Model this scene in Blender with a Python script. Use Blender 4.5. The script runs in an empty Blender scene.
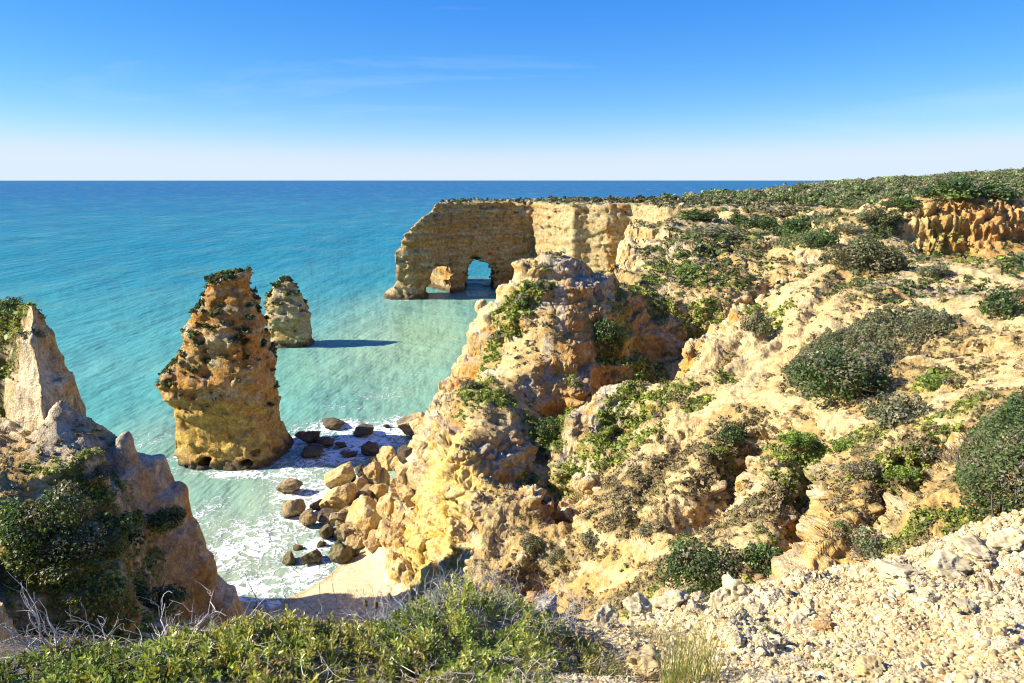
import bpy, math, random
import numpy as np
from concurrent.futures import ThreadPoolExecutor

# ------------------------------------------------------------------ camera numbers
CAM_H = 32.0            # eye height above the sea, metres
FPX = 740.0             # focal length in pixels of a 1024 wide frame
PITCH = math.atan((341.5 - 180.0) / FPX)
CP, SP = math.cos(PITCH), math.sin(PITCH)
SUN_ELEV = 33.0
LIGHT = np.array([1.0, 0.07, 0.0])          # horizontal travel direction of the sunlight
rng = np.random.default_rng(11)
random.seed(5)
POOL = ThreadPoolExecutor(4)


def ray(px, py):
    px = np.asarray(px, float); py = np.asarray(py, float)
    u = (px - 512.0) / FPX; v = (341.5 - py) / FPX
    return u, CP + v * SP, -SP + v * CP


def at_d(px, py, d):      # point seen at a pixel, at distance d ahead
    a, b, c = ray(px, py)
    t = d / b
    return np.array([a * t, np.asarray(d) + 0 * t, CAM_H + c * t])


def at_z(px, py, z):      # point seen at a pixel, at height z
    a, b, c = ray(px, py)
    t = (z - CAM_H) / c
    return np.array([a * t, b * t, z + 0 * t])


# ------------------------------------------------------------------ noise
def par(fn, arrs, n=1):
    N = arrs[0].size
    if N < 20000:
        return fn(*arrs)
    step = 60000
    ch = [(i, min(N, i + step)) for i in range(0, N, step)]
    res = list(POOL.map(lambda ab: fn(*[a[ab[0]:ab[1]] for a in arrs]), ch))
    if isinstance(res[0], tuple):
        return tuple(np.concatenate([r[k] for r in res]) for k in range(len(res[0])))
    return np.concatenate(res)


def _hash(ix, iy, iz, seed):
    h = (ix * np.uint32(374761393) + iy * np.uint32(668265263) + iz * np.uint32(2147483647 - 61) + np.uint32((seed * 974711 + 12345) & 0xffffffff))
    h ^= h >> np.uint32(15); h *= np.uint32(2246822519); h ^= h >> np.uint32(13)
    h *= np.uint32(3266489917); h ^= h >> np.uint32(16)
    return h


def _pn(x, y, z, seed=0):
    x = x.astype(np.float32); y = y.astype(np.float32); z = z.astype(np.float32)
    fx = np.floor(x); fy = np.floor(y); fz = np.floor(z)
    ix = fx.astype(np.int32).view(np.uint32); iy = fy.astype(np.int32).view(np.uint32); iz = fz.astype(np.int32).view(np.uint32)
    x = x - fx; y = y - fy; z = z - fz
    u = x * x * x * (x * (x * 6 - 15) + 10); v = y * y * y * (y * (y * 6 - 15) + 10); w = z * z * z * (z * (z * 6 - 15) + 10)
    out = 0
    for dx in (0, 1):
        wx = u if dx else 1 - u
        for dy in (0, 1):
            wxy = wx * (v if dy else 1 - v)
            for dz in (0, 1):
                h = _hash(ix + np.uint32(dx), iy + np.uint32(dy), iz + np.uint32(dz), seed)
                gx = (h & np.uint32(1023)).astype(np.float32) * (2 / 1023.0) - 1
                gy = ((h >> np.uint32(10)) & np.uint32(1023)).astype(np.float32) * (2 / 1023.0) - 1
                gz = ((h >> np.uint32(20)) & np.uint32(1023)).astype(np.float32) * (2 / 1023.0) - 1
                out = out + wxy * (w if dz else 1 - w) * (gx * (x - dx) + gy * (y - dy) + gz * (z - dz))
    return out * 1.25


def pn(x, y, z, seed=0):
    sh = np.shape(x)
    x = np.ravel(x); y = np.ravel(np.broadcast_to(y, sh)); z = np.ravel(np.broadcast_to(z, sh))
    return par(lambda a, b, c: _pn(a, b, c, seed), [x, y, z]).reshape(sh)


def fbm(x, y, z, octv=4, seed=0, gain=.5, ridge=False):
    s = 0; a = 1.0; tot = 0; f = 1.0
    for o in range(octv):
        n = pn(x * f, y * f, z * f, seed + o * 17)
        if ridge: n = 1 - 2 * np.abs(n) * 1.6
        s = s + a * n; tot += a; a *= gain; f *= 2.03
    return s / tot * (1.5 if not ridge else 1.0)


def _wor(x, y, z, seed):
    fx = np.floor(x); fy = np.floor(y); fz = np.floor(z)
    f1 = np.full(x.shape, 9.0, np.float32); f2 = f1.copy(); cid = np.zeros(x.shape, np.float32)
    for i in (-1, 0, 1):
        for j in (-1, 0, 1):
            for k in (-1, 0, 1):
                cx = fx + i; cy = fy + j; cz = fz + k
                h = _hash(cx.astype(np.int32).view(np.uint32), cy.astype(np.int32).view(np.uint32), cz.astype(np.int32).view(np.uint32), seed)
                dx = cx + (h & np.uint32(1023)).astype(np.float32) / 1023 - x
                dy = cy + ((h >> np.uint32(10)) & np.uint32(1023)).astype(np.float32) / 1023 - y
                dz = cz + ((h >> np.uint32(20)) & np.uint32(1023)).astype(np.float32) / 1023 - z
                d = np.sqrt(dx * dx + dy * dy + dz * dz).astype(np.float32)
                m = d < f1
                f2 = np.where(m, f1, np.minimum(f2, d)); cid = np.where(m, (h >> np.uint32(7) & np.uint32(255)).astype(np.float32) / 255, cid)
                f1 = np.minimum(f1, d)
    return f1, f2, cid


def worley(x, y, z, seed=0):
    sh = np.shape(x)
    x = np.ravel(x).astype(np.float32); y = np.ravel(np.broadcast_to(y, sh)).astype(np.float32); z = np.ravel(np.broadcast_to(z, sh)).astype(np.float32)
    r = par(lambda a, b, c: _wor(a, b, c, seed), [x, y, z])
    return tuple(q.reshape(sh) for q in r)


_BED = np.random.default_rng(77).uniform(-.5, .5, 400)


def beds(z, L, k=0, edge=.8):
    """hard and soft beds: one offset for each layer, stepping sharply from bed to bed"""
    b = z / L + 60 + k * 13
    i = np.clip(np.floor(b).astype(int), 0, 398); f = b - np.floor(b)
    return _BED[i] + (_BED[i + 1] - _BED[i]) * sstep(edge, 1, f)


def sstep(a, b, x):
    t = np.clip((x - a) / (b - a), 0, 1)
    return t * t * (3 - 2 * t)


def mix(a, b, t):
    t = np.asarray(t)[..., None]
    return np.asarray(a) * (1 - t) + np.asarray(b) * t


# ------------------------------------------------------------------ scene helpers
scene = bpy.context.scene
COL = scene.collection


def tag(o, label=None, cat=None, group=None, kind=None):
    if label: o['label'] = label
    if cat: o['category'] = cat
    if group: o['group'] = group
    if kind: o['kind'] = kind
    return o


def np_mesh(name, V, F, col=None, smooth=True, extra=None):
    V = np.ascontiguousarray(V, np.float32); F = np.ascontiguousarray(F, np.int32)
    me = bpy.data.meshes.new(name)
    n, k = F.shape
    me.vertices.add(len(V)); me.vertices.foreach_set('co', V.ravel())
    me.loops.add(n * k); me.loops.foreach_set('vertex_index', F.ravel())
    me.polygons.add(n); me.polygons.foreach_set('loop_start', np.arange(0, n * k, k, dtype=np.int32))
    me.polygons.foreach_set('use_smooth', np.full(n, smooth))
    me.update(calc_edges=True)
    if col is not None:
        c = np.ones((len(V), 4), np.float32); c[:, :3] = col
        a = me.attributes.new('Col', 'FLOAT_COLOR', 'POINT'); a.data.foreach_set('color', c.ravel())
    for key, val in (extra or {}).items():
        a = me.attributes.new(key, 'FLOAT', 'POINT'); a.data.foreach_set('value', np.ascontiguousarray(val, np.float32))
    return me


def link(name, me, mat=None, parent=None, loc=None):
    o = bpy.data.objects.new(name, me); COL.objects.link(o)
    if mat is not None:
        me.materials.clear(); me.materials.append(mat)
    if parent is not None: o.parent = parent
    if loc is not None: o.location = loc
    return o


def empty(name, loc=(0, 0, 0)):
    o = bpy.data.objects.new(name, None); COL.objects.link(o); o.location = loc
    o.empty_display_size = .2
    return o


def submesh(V, F, keep):          # faces kept -> compact V, F, vertex index map
    F2 = F[keep]
    used = np.zeros(len(V), bool); used[F2.ravel()] = True
    idx = np.nonzero(used)[0]
    mp = np.full(len(V), -1, np.int64); mp[idx] = np.arange(len(idx))
    return idx, mp[F2]


def rand_rot(n, r):
    q = r.normal(size=(n, 4)); q /= np.linalg.norm(q, axis=1)[:, None]
    w, x, y, z = q.T
    return np.stack([np.stack([1 - 2 * (y * y + z * z), 2 * (x * y - z * w), 2 * (x * z + y * w)], -1),
                     np.stack([2 * (x * y + z * w), 1 - 2 * (x * x + z * z), 2 * (y * z - x * w)], -1),
                     np.stack([2 * (x * z - y * w), 2 * (y * z + x * w), 1 - 2 * (x * x + y * y)], -1)], 1)


def frame_from(nrm, r):            # random frames whose third axis is nrm
    t = r.normal(size=nrm.shape)
    n = nrm / (np.linalg.norm(nrm, axis=1)[:, None] + 1e-9)
    a = t - n * (t * n).sum(1)[:, None]; a /= np.linalg.norm(a, axis=1)[:, None] + 1e-9
    return np.stack([a, np.cross(n, a), n], -1)


def instance(bV, bF, R, S, T):      # numpy copies of one base into one mesh
    n = len(T); m = len(bV)
    S = np.asarray(S)
    if S.ndim == 1: S = np.repeat(S[:, None], 3, 1)
    V = np.einsum('nij,nmj->nmi', R, bV[None] * S[:, None, :]) + T[:, None, :]
    F = bF[None] + (np.arange(n) * m)[:, None, None]
    return V.reshape(-1, 3), F.reshape(-1, bF.shape[1])


_ico_cache = {}


def ico(sub):
    if sub in _ico_cache: return _ico_cache[sub]
    t = (1 + 5 ** .5) / 2
    V = [(-1, t, 0), (1, t, 0), (-1, -t, 0), (1, -t, 0), (0, -1, t), (0, 1, t), (0, -1, -t), (0, 1, -t), (t, 0, -1), (t, 0, 1), (-t, 0, -1), (-t, 0, 1)]
    F = [(0, 11, 5), (0, 5, 1), (0, 1, 7), (0, 7, 10), (0, 10, 11), (1, 5, 9), (5, 11, 4), (11, 10, 2), (10, 7, 6), (7, 1, 8), (3, 9, 4), (3, 4, 2), (3, 2, 6), (3, 6, 8), (3, 8, 9), (4, 9, 5), (2, 4, 11), (6, 2, 10), (8, 6, 7), (9, 8, 1)]
    V = [np.array(v) / np.linalg.norm(v) for v in V]
    for _ in range(sub):
        mid = {}; F2 = []
        def m(a, b):
            k = (min(a, b), max(a, b))
            if k not in mid:
                p = V[a] + V[b]; V.append(p / np.linalg.norm(p)); mid[k] = len(V) - 1
            return mid[k]
        for a, b, c in F:
            x, y, z = m(a, b), m(b, c), m(c, a)
            F2 += [(a, x, z), (b, y, x), (c, z, y), (x, y, z)]
        F = F2
    _ico_cache[sub] = (np.array(V), np.array(F))
    return _ico_cache[sub]


def vnormals(V, F):
    a = V[F[:, 1]] - V[F[:, 0]]; b = V[F[:, 2]] - V[F[:, 0]]
    if F.shape[1] == 4:
        a = V[F[:, 2]] - V[F[:, 0]]; b = V[F[:, 3]] - V[F[:, 1]]
    n = np.cross(a, b); N = np.zeros_like(V)
    for k in range(F.shape[1]):
        for c in range(3):
            N[:, c] += np.bincount(F[:, k], n[:, c], len(V))
    return N / (np.linalg.norm(N, axis=1)[:, None] + 1e-12)


def surface_nets(D, org, h):
    s = D < 0
    nx, ny, nz = D.shape
    c = s[:-1, :-1, :-1].astype(np.int8)
    for d in ((1, 0, 0), (0, 1, 0), (0, 0, 1), (1, 1, 0), (1, 0, 1), (0, 1, 1), (1, 1, 1)):
        c = c + s[d[0]:nx - 1 + d[0], d[1]:ny - 1 + d[1], d[2]:nz - 1 + d[2]]
    act = (c > 0) & (c < 8)
    I = np.argwhere(act)
    ids = np.full(act.shape, -1, np.int64); ids[act] = np.arange(len(I))
    acc = np.zeros((len(I), 3)); cnt = np.zeros(len(I))
    for ax in range(3):
        o = [k for k in range(3) if k != ax]
        for p in (0, 1):
            for q in (0, 1):
                A = np.zeros(3, int); A[o[0]] = p; A[o[1]] = q
                B = A.copy(); B[ax] = 1
                da = D[tuple((I + A).T)]; db = D[tuple((I + B).T)]
                m = (da < 0) != (db < 0)
                t = np.where(m, da / np.where(m, da - db, 1), 0)
                P = np.tile(A.astype(float), (len(I), 1)); P[:, ax] = t
                acc[m] += P[m]; cnt[m] += 1
    V = (I + acc / cnt[:, None]) * h + np.asarray(org)
    quads = []
    for ax in range(3):
        o = [(ax + 1) % 3, (ax + 2) % 3]
        sl = [slice(None)] * 3; sl2 = [slice(None)] * 3
        sl[ax] = slice(0, -1); sl2[ax] = slice(1, None)
        s0 = s[tuple(sl)]; s1 = s[tuple(sl2)]
        E = np.argwhere(s0 != s1)
        ok = (E[:, o[0]] > 0) & (E[:, o[1]] > 0) & (E[:, o[0]] < act.shape[o[0]]) & (E[:, o[1]] < act.shape[o[1]])
        E = E[ok]
        d0 = np.zeros(3, int); d0[o[0]] = 1; d1 = np.zeros(3, int); d1[o[1]] = 1
        q = np.stack([ids[tuple((E - d0 - d1).T)], ids[tuple((E - d1).T)], ids[tuple(E.T)], ids[tuple((E - d0).T)]], 1)
        fl = ~s0[tuple(E.T)]
        q[fl] = q[fl][:, ::-1]
        quads.append(q)
    return V, np.concatenate(quads)
# ------------------------------------------------------------------ land form
# (px, py, distance ahead): points of the land surveyed from the photograph
PD = """
560 600 38,600 600 36,640 590 32,700 590 27,790 580 23,900 540 22,1000 500 22
520 545 46,560 540 44,640 545 38,720 540 33,800 530 29,880 500 28
540 490 52,600 480 50,660 470 46,740 470 41,800 470 38,860 460 36,940 450 33,1024 420 31
600 430 57,640 425 56,700 410 54,760 400 52,820 410 47,880 400 45,960 390 42,1024 370 40
602 387 62,572 410 62,540 460 60,515 510 54,505 560 47,625 395 60
640 390 60,690 345 66,740 310 74,790 280 80,830 262 86
700 375 61,660 400 58
760 340 62,780 380 55,850 300 68,900 320 58,960 300 62,1024 330 50,1024 290 65,1024 262 85,960 258 92,900 265 88,870 285 76
920 250 109,965 250 109,1024 243 109,930 207 112,1024 204 112,980 205 112,880 212 116,850 222 112,838 237 108,870 245 107,895 250 106
800 243 118,760 262 104,700 242 125,660 247 120,760 216 160,830 206 180,700 216 170,650 207 190,880 214 150,780 232 135,730 228 145
660 287 95,700 302 90,760 292 92,690 332 87,650 368 79,735 300 88,740 322 82,790 262 98,625 277 101,665 262 108
700 345 82,680 375 77,720 330 80,640 345 84
450 585 47.5,450 520 50.5,450 450 53.8,480 430 56.8,430 560 52,430 490 55.5,420 440 61.5,410 500 59.5,415 428 68,480 540 47.5,480 480 51.8,510 480 54,500 440 56.5,470 570 45.5
520 430 60,515 395 65,450 400 65,500 350 76,470 335 82,435 390 78,500 300 83,520 268 83,484 300 88,545 254 83,560 300 78,550 340 73,540 370 69,575 262 84,595 270 84
592 290 80,575 360 70.5,600 400 68.5,560 430 67,620 340 77,640 318 84,650 360 80,612 275 88,640 288 92
60 400 42,70 426 41.5,75 437 41.2,128 445 41.5,135 480 42,180 472 44,187 500 43.5,203 550 45,230 600 49,0 448 40,60 500 36.5,100 560 33,30 560 31,150 600 38,0 616 26,110 470 41,150 530 41,60 441 41,100 442 41,30 452 39.5,100 457 38.6,60 455 39
1024 186 350,900 195 350,800 198 330,760 199 320,700 203 240,850 200 220,950 194 230,1024 193 200,720 201 200,800 199 200,730 200 280,800 198 270,880 196 290,960 192 290,1024 188 280,720 199 420,800 197 430,900 194 430,1000 188 430
"""
PZ = """
262 615 .25,300 601 .3,330 583 .35,350 565 .35,372 550 .4,318 600 .8,345 592 .9,380 582 1.1,360 612 1.2,300 620 .5,392 560 1.3,398 500 1.6,404 470 .6,412 447 -.6
400 590 1.3,250 560 -1,300 540 -.6,330 500 -1,365 470 -.9,400 430 -2,200 500 -4,100 400 -4,300 400 -4,400 390 -4,450 330 -4,350 300 -4,258 600 -.35,290 590 -.35,318 575 -.35
420 350 -4,430 320 -4,395 415 -3,250 450 -4,170 540 -3,225 585 -2.5,0 300 -4,200 300 -4,120 430 -3.5,390 520 .9,310 560 -.4,335 562 -.3
"""
PW = """
-15 45 1.2,-10 42 2.2,-13 36 3,0 30 7,8 22 12,14 17 16,22 15 19,-6 36 3.5,-14 40 1.5,-20 40 3,-22 30 9,-15 25 9,-5 20 12,5 14 17,-10 14 17,-20 18 16,15 11 21,0 11 20,-20 10 20,25 9 23
2 44 3.2,6 50 4.2,9 58 4.6,11 66 5.5,15 71 7,13 67 6.5,3 52 4.0,10.5 74 8.2
-3 93 -4,-5 105 -4,-2 112 -4,0 130 -4,4 150 -4,8 165 -4,9 182 -4,-1 88 -3
14 101 20.5,9 102 10,5 102 -4,18 121 21,13 122 -3,23 150 23,17 152 -4,31 172 24.5,23 176 -4,22 190 -4,-10 75 -3,-9 82 -4
40 215 24.5,34 225 -3,55 230 25,45 240 -4,80 260 26,70 280 -3,112 300 25.5,90 330 -4,180 400 28,160 430 -4,260 500 30,60 330 -5,0 300 -5,20 210 -4
40 22 26,55 30 27,70 60 26,90 80 26,110 108 26,130 112 29,150 200 29.5,200 300 33,300 380 37,300 220 38,200 150 32,320 100 38,120 60 32
-28 42.5 16.5,-32 45.5 16.8,-30 48 15.5,-36 50 17,-27 44 16.2,-27.5 48 10,-31 53 3,-45 48 14,-40 47 16,-55 42 20,-45 28 27,-40 12 29,-60 20 32,-80 30 32,-48 58 8,-41 58 -3,-60 66 -3,-80 60 -3,-34 50 6,-30 53 -3,-38 51 9,-90 100 -6,-110 60 -4,-120 200 -6
-19 57 -2,-22 60 -3.5,-30 75 -5,-45 90 -5,-15 75 -4,-20 110 -5,0 200 -5,-60 130 -6,-60 220 -6,-60 330 -6,90 420 -6
"""  # unseen land beyond the left edge is raised to cast shade on the left slope
FD = """
1024 538 6.8,900 571 6.4,800 593 6.0,740 598 5.8,660 616 5.3,595 628 4.9,545 612 4.9,490 606 4.9,400 622 4.7,300 640 4.3,200 648 4.2,100 650 4.1,0 640 4.2
0 683 3.1,256 683 3.1,512 683 3.1,768 683 3.2,1024 683 3.4,1024 600 4.7,900 630 4.2,780 640 4.2,650 660 3.9,560 660 3.8
"""


def _parse(s):
    return [tuple(float(q) for q in w.split()) for line in s.strip().splitlines() for w in line.split(',') if w.strip()]


back_pts = [at_d(*t) for t in _parse(PD)] + [at_z(*t) for t in _parse(PZ)] + [np.array(t) for t in _parse(PW)]
_b = np.array(back_pts)
# hidden foreground edge: ground falls away just beyond the crest
fore_pts = []
for i, t in enumerate(_parse(FD)):
    p = at_d(*t); fore_pts.append(p)
    if i < 13:
        d = p[:2] / np.linalg.norm(p[:2])
        for dr, dz in ((.5, -.7), (1.2, -2.2), (3, -7), (8, -17), (14, -26)):
            fore_pts.append(np.array([p[0] + d[0] * dr, p[1] + d[1] * dr, p[2] + dz]))
for t in [(0, 0, 30.3), (-4, 0, 30.3), (4, 0, 30.4), (-8, 1, 30.0), (8, 1, 30.3), (12, 3, 29.6), (-12, 4, 28), (0, -5, 30.6), (10, 9.5, 28), (16, 6, 27), (-9, 8, 25), (-16, 10, 20), (22, 8, 24), (30, 5, 24), (-30, 5, 24), (12, 12, 22), (20, 14, 16), (30, 14, 15)]:
    fore_pts.append(np.array(t, float))
_f = np.array(fore_pts)


class RBF:
    def __init__(s, P, lam=.02, eps=.4):
        s.c = P[:, :2].astype(np.float32); s.eps = eps
        n = len(P)
        A = np.sqrt(((s.c[:, None] - s.c[None]) ** 2).sum(-1) + eps * eps).astype(np.float64)
        M = np.zeros((n + 3, n + 3)); M[:n, :n] = A - np.eye(n) * lam
        M[:n, n:] = np.c_[np.ones(n), P[:, :2]]; M[n:, :n] = M[:n, n:].T
        sol = np.linalg.solve(M, np.r_[P[:, 2], 0, 0, 0])
        s.w = sol[:n].astype(np.float32); s.p = sol[n:].astype(np.float32)

    def __call__(s, x, y):
        sh = np.shape(x)
        def f(a, b):
            out = np.empty(a.size, np.float32)
            for i in range(0, a.size, 6000):
                aa = a[i:i + 6000]; bb = b[i:i + 6000]
                d = np.square(aa[:, None] - s.c[None, :, 0]); d += np.square(bb[:, None] - s.c[None, :, 1]); d += s.eps ** 2
                np.sqrt(d, out=d)
                out[i:i + 6000] = d @ s.w + s.p[0] + s.p[1] * aa + s.p[2] * bb
            return out
        return par(f, [np.ravel(x).astype(np.float32), np.ravel(y).astype(np.float32)]).reshape(sh)


# drop near-duplicates that would make the system stiff
keep = []
for i, p in enumerate(_b):
    if all(np.hypot(*(p[:2] - _b[j][:2])) > .8 for j in keep): keep.append(i)
_b = _b[keep]
RB0, RF = RBF(_b, lam=.15), RBF(_f, lam=.02, eps=.2)


def RB(x, y):
    h = RB0(x, y)
    w = sstep(158, 192, y)
    # the plateau beyond the far headland rises gently inland and ends in sea cliffs
    u = x / np.maximum(y, 1)
    z3 = np.interp(u, [.1, .19, .25, .33, .385, .51, .68, .9], [23, 24, 25, 26.0, 27.2, 29.6, 33.0, 37])
    f = 25.3 + (z3 - 25.3) * np.clip((y - 170) / 160, 0, 1.25)
    xc = np.interp(y, [150, 180, 230, 330, 430, 620], [24, 31, 36, 112, 172, 290])
    f = np.clip(np.minimum(f, -4 + (x - xc) * 3.0), -6, None)
    return h * (1 - w) + f * w

# coarse cache of the smooth land form (used for slope masks and for standing things on it)
GX0, GY0, GS = -130.0, 0.0, 1.0
gx, gy = np.meshgrid(np.arange(GX0, 340, GS), np.arange(GY0, 540, GS), indexing='ij')
GB = RB(gx, gy)
GSL = np.hypot(*np.gradient(GB, GS))


def samp(G, x, y):
    a = np.clip((x - GX0) / GS, 0, G.shape[0] - 1.001); b = np.clip((y - GY0) / GS, 0, G.shape[1] - 1.001)
    i = a.astype(int); j = b.astype(int); a = a - i; b = b - j
    return (G[i, j] * (1 - a) + G[i + 1, j] * a) * (1 - b) + (G[i, j + 1] * (1 - a) + G[i + 1, j + 1] * a) * b


def sd_poly(x, y, P):
    P = np.asarray(P, float)
    d = np.full(x.shape, 1e9); s = np.zeros(x.shape, bool)
    for i in range(len(P)):
        a, b = P[i], P[i - 1]
        e = b - a
        wx, wy = x - a[0], y - a[1]
        t = np.clip((wx * e[0] + wy * e[1]) / (e @ e), 0, 1)
        d = np.minimum(d, (wx - e[0] * t) ** 2 + (wy - e[1] * t) ** 2)
        s ^= ((a[1] > y) != (b[1] > y)) & (x < e[0] * (y - a[1]) / (e[1] + 1e-12) + a[0])
    return np.sqrt(d) * np.where(s, -1, 1)


SOIL_ZONE = [(2, 42), (5, 52), (9.5, 60), (13, 65), (19, 68), (26, 77), (33, 86), (42, 98), (130, 100), (130, 20), (20, 8), (-2, 25)]
GSOIL = sstep(2, -3, sd_poly(gx, gy, SOIL_ZONE))


GBUT = sstep(2.5, -2.5, sd_poly(gx, gy, [(-12, 44), (3, 48), (9, 60), (12, 72), (15, 84), (6, 97), (-8, 97), (-14, 70)]))
LEDGE_ZONE = [(10, 74), (17, 84), (24, 92), (40, 96), (60, 104), (75, 118), (70, 150), (40, 165), (26, 160), (22, 140), (16, 110), (12, 100)]
GLEDGE = sstep(4, -4, sd_poly(gx, gy, LEDGE_ZONE))


def rockmask(x, y, hb):
    s = samp(GSL, x, y)
    n = fbm(x / 7, y / 7, 0 * x, 3, 91)
    m = sstep(.5, 1.1, s + n * (.75 - .3 * samp(GSOIL, x, y)) - .6 * samp(GSOIL, x, y))
    return m * sstep(-2, .6, hb)


CARVE = [  # gullies washed into the slopes: pixels along the gully, depth, half width
    ([(818, 445), (806, 480), (800, 515), (785, 545), (772, 590)], 2.3, .9),
    ([(752, 425), (734, 455), (718, 480), (700, 503)], 3.3, 1.5),
    ([(945, 440), (905, 468), (880, 500), (862, 540)], 1.5, .9),
    ([(690, 430), (655, 470), (640, 510)], 1.3, 1.0),
    ([(620, 450), (585, 500), (560, 560)], 1.4, 1.1),
    ([(990, 345), (930, 352), (880, 350)], .9, .8),
    ([(850, 275), (800, 330), (735, 375)], .8, 1.0),
    ([(760, 300), (775, 330), (720, 360)], 1.2, 1.2),
    ([(940, 285), (880, 300)], .7, 1.0),
]
CARVE += [([(655, 352), (690, 330), (735, 300), (790, 268)], 3.0, 2.2), ([(800, 262), (840, 256), (870, 250)], 1.8, 1.5), ([(715, 255), (745, 262), (770, 275)], 1.6, 2.0), ([(760, 205), (800, 222), (775, 240)], 1.5, 3.0), ([(640, 265), (680, 258)], 1.5, 2.0), ([(960, 420), (935, 445), (930, 480)], 1.3, .9), ([(760, 420), (800, 425), (845, 432)], .9, .6)]
CARVE_W = []
BLOCK = [(-27.3, 41.2), (-32.8, 45.4), (-37.5, 47), (-37.5, 49), (-33.0, 49.2), (-28.6, 47.2), (-27.8, 44.3)]


def seg_dist(x, y, P):
    d = np.full(np.shape(x), 1e9)
    for (ax, ay), (bx, by) in zip(P[:-1], P[1:]):
        vx, vy = bx - ax, by - ay
        t = np.clip(((x - ax) * vx + (y - ay) * vy) / (vx * vx + vy * vy + 1e-9), 0, 1)
        d = np.minimum(d, np.hypot(x - ax - t * vx, y - ay - t * vy))
    return d


def back_h(x, y):
    hb = RB(x, y)
    land = sstep(.2, 2.5, hb)
    r = np.hypot(x, y)
    m = rockmask(x, y, hb)
    z0 = np.zeros_like(x)
    far = sstep(150, 260, r)
    h = hb + land * (1 - .6 * far) * (fbm(x / 11, y / 11, z0, 4, 3) * (.9 + .6 * samp(GLEDGE, x, y)) + fbm(x / 3.1, y / 3.1, z0, 3, 5) * .30 * (1 - .7 * far))
    # knobbly crags: rounded lumps with creases between them
    cr = fbm(x / 6, y / 6, z0, 3, 8, ridge=True)
    calm = 1 - .65 * np.maximum(samp(GBUT, x, y), sstep(-14, -18, x) * sstep(72, 66, y))
    h = h + m * (cr - .35) * 1.5 * calm
    # rain rills running down the soft slopes
    # beds of harder rock make ledges
    L = 2.6
    zz = (h + fbm(x / 14, y / 14, z0, 2, 21) * 1.6) / L
    f = zz - np.floor(zz)
    lg = samp(GLEDGE, x, y) * sstep(-.25, .15, fbm(x / 16, y / 16, z0, 2, 23))
    h = h + (sstep(.34, .66, f) - f) * L * np.maximum(.62 * m, .85 * lg) * land
    soft = land * (1 - m) * (1 - far)
    rr = fbm(x / 4.2, y / 4.2, z0, 3, 14, ridge=True)
    h = h + soft * ((rr - .4) * .5)
    k = (x < -22) & (x > -75) & (y > 38) & (y < 66)      # the upper block of the shaded cliff: wall, ledge, wall
    if k.any():
        xk, yk = x[k], y[k]
        nb = fbm(xk / 2.5, yk / 2.5, 0 * xk, 3, 36) * .5
        d = -sd_poly(xk + nb, yk + nb * .6, BLOCK)
        hk = 16.4 + 3.4 * sstep(-.1, .4, d) + .4 * sstep(.4, .7, d) + 2.6 * sstep(.7, 1.1, d) + 1.5 * sstep(1.1, 1.7, d) + nb * .3
        h[k] = np.where(d > -.3, np.maximum(h[k], hk), h[k])
    for P, dep, wd in CARVE_W:
        x0, y0 = P.min(0) - 4 * wd; x1, y1 = P.max(0) + 4 * wd
        k = (x > x0) & (x < x1) & (y > y0) & (y < y1)
        if k.any():
            xk, yk = x[k], y[k]
            q = seg_dist(xk + fbm(xk / 1.5, yk / 1.5, 0 * xk, 2, 33) * .7, yk + fbm(xk / 1.5 + 9, yk / 1.5, 0 * xk, 2, 34) * .7, P)
            h[k] -= dep * np.exp(-(q / wd) ** 2)
    return h


def crust(x, y):      # bare pale rock coming through the gravel toward the edge of the ledge
    r = np.hypot(x, y)
    return sstep(.0, .22, fbm(x / .9, y / .9, 0 * x, 3, 45) - .28 + .34 * sstep(3.8, 5.4, r - .12 * x)) * sstep(.4, 1.0, x)


def fore_h(x, y):
    z0 = np.zeros_like(x)
    r = np.hypot(x, y)
    h = RF(x, y)
    near = sstep(16, 5, r)
    pt = crust(x, y)
    h = h + pt * near * (.05 + np.abs(fbm(x / .16, y / .16, z0, 3, 47)) * .10)
    return h + near * (fbm(x / 1.1, y / 1.1, z0, 4, 41) * .16 + fbm(x / .28, y / .28, z0, 2, 43) * .035)


def height(x, y):
    x = np.asarray(x, float); y = np.asarray(y, float)
    b = back_h(x, y)
    m = np.hypot(x, y) < 30
    if m.any():
        b = b.copy(); b[m] = np.maximum(b[m], fore_h(x[m], y[m]))
    return b


def _cache():
    return back_h(gx2, gy2)


HX0, HY0, HS = -75.0, 6.0, .5
gx2, gy2 = np.meshgrid(np.arange(HX0, 150, HS), np.arange(HY0, 330, HS), indexing='ij')
HC = None


def hc(x, y):
    a = np.clip((x - HX0) / HS, 0, HC.shape[0] - 1.001); b = np.clip((y - HY0) / HS, 0, HC.shape[1] - 1.001)
    i = a.astype(int); j = b.astype(int); a = a - i; b = b - j
    return (HC[i, j] * (1 - a) + HC[i + 1, j] * a) * (1 - b) + (HC[i, j + 1] * (1 - a) + HC[i + 1, j + 1] * a) * b


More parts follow.
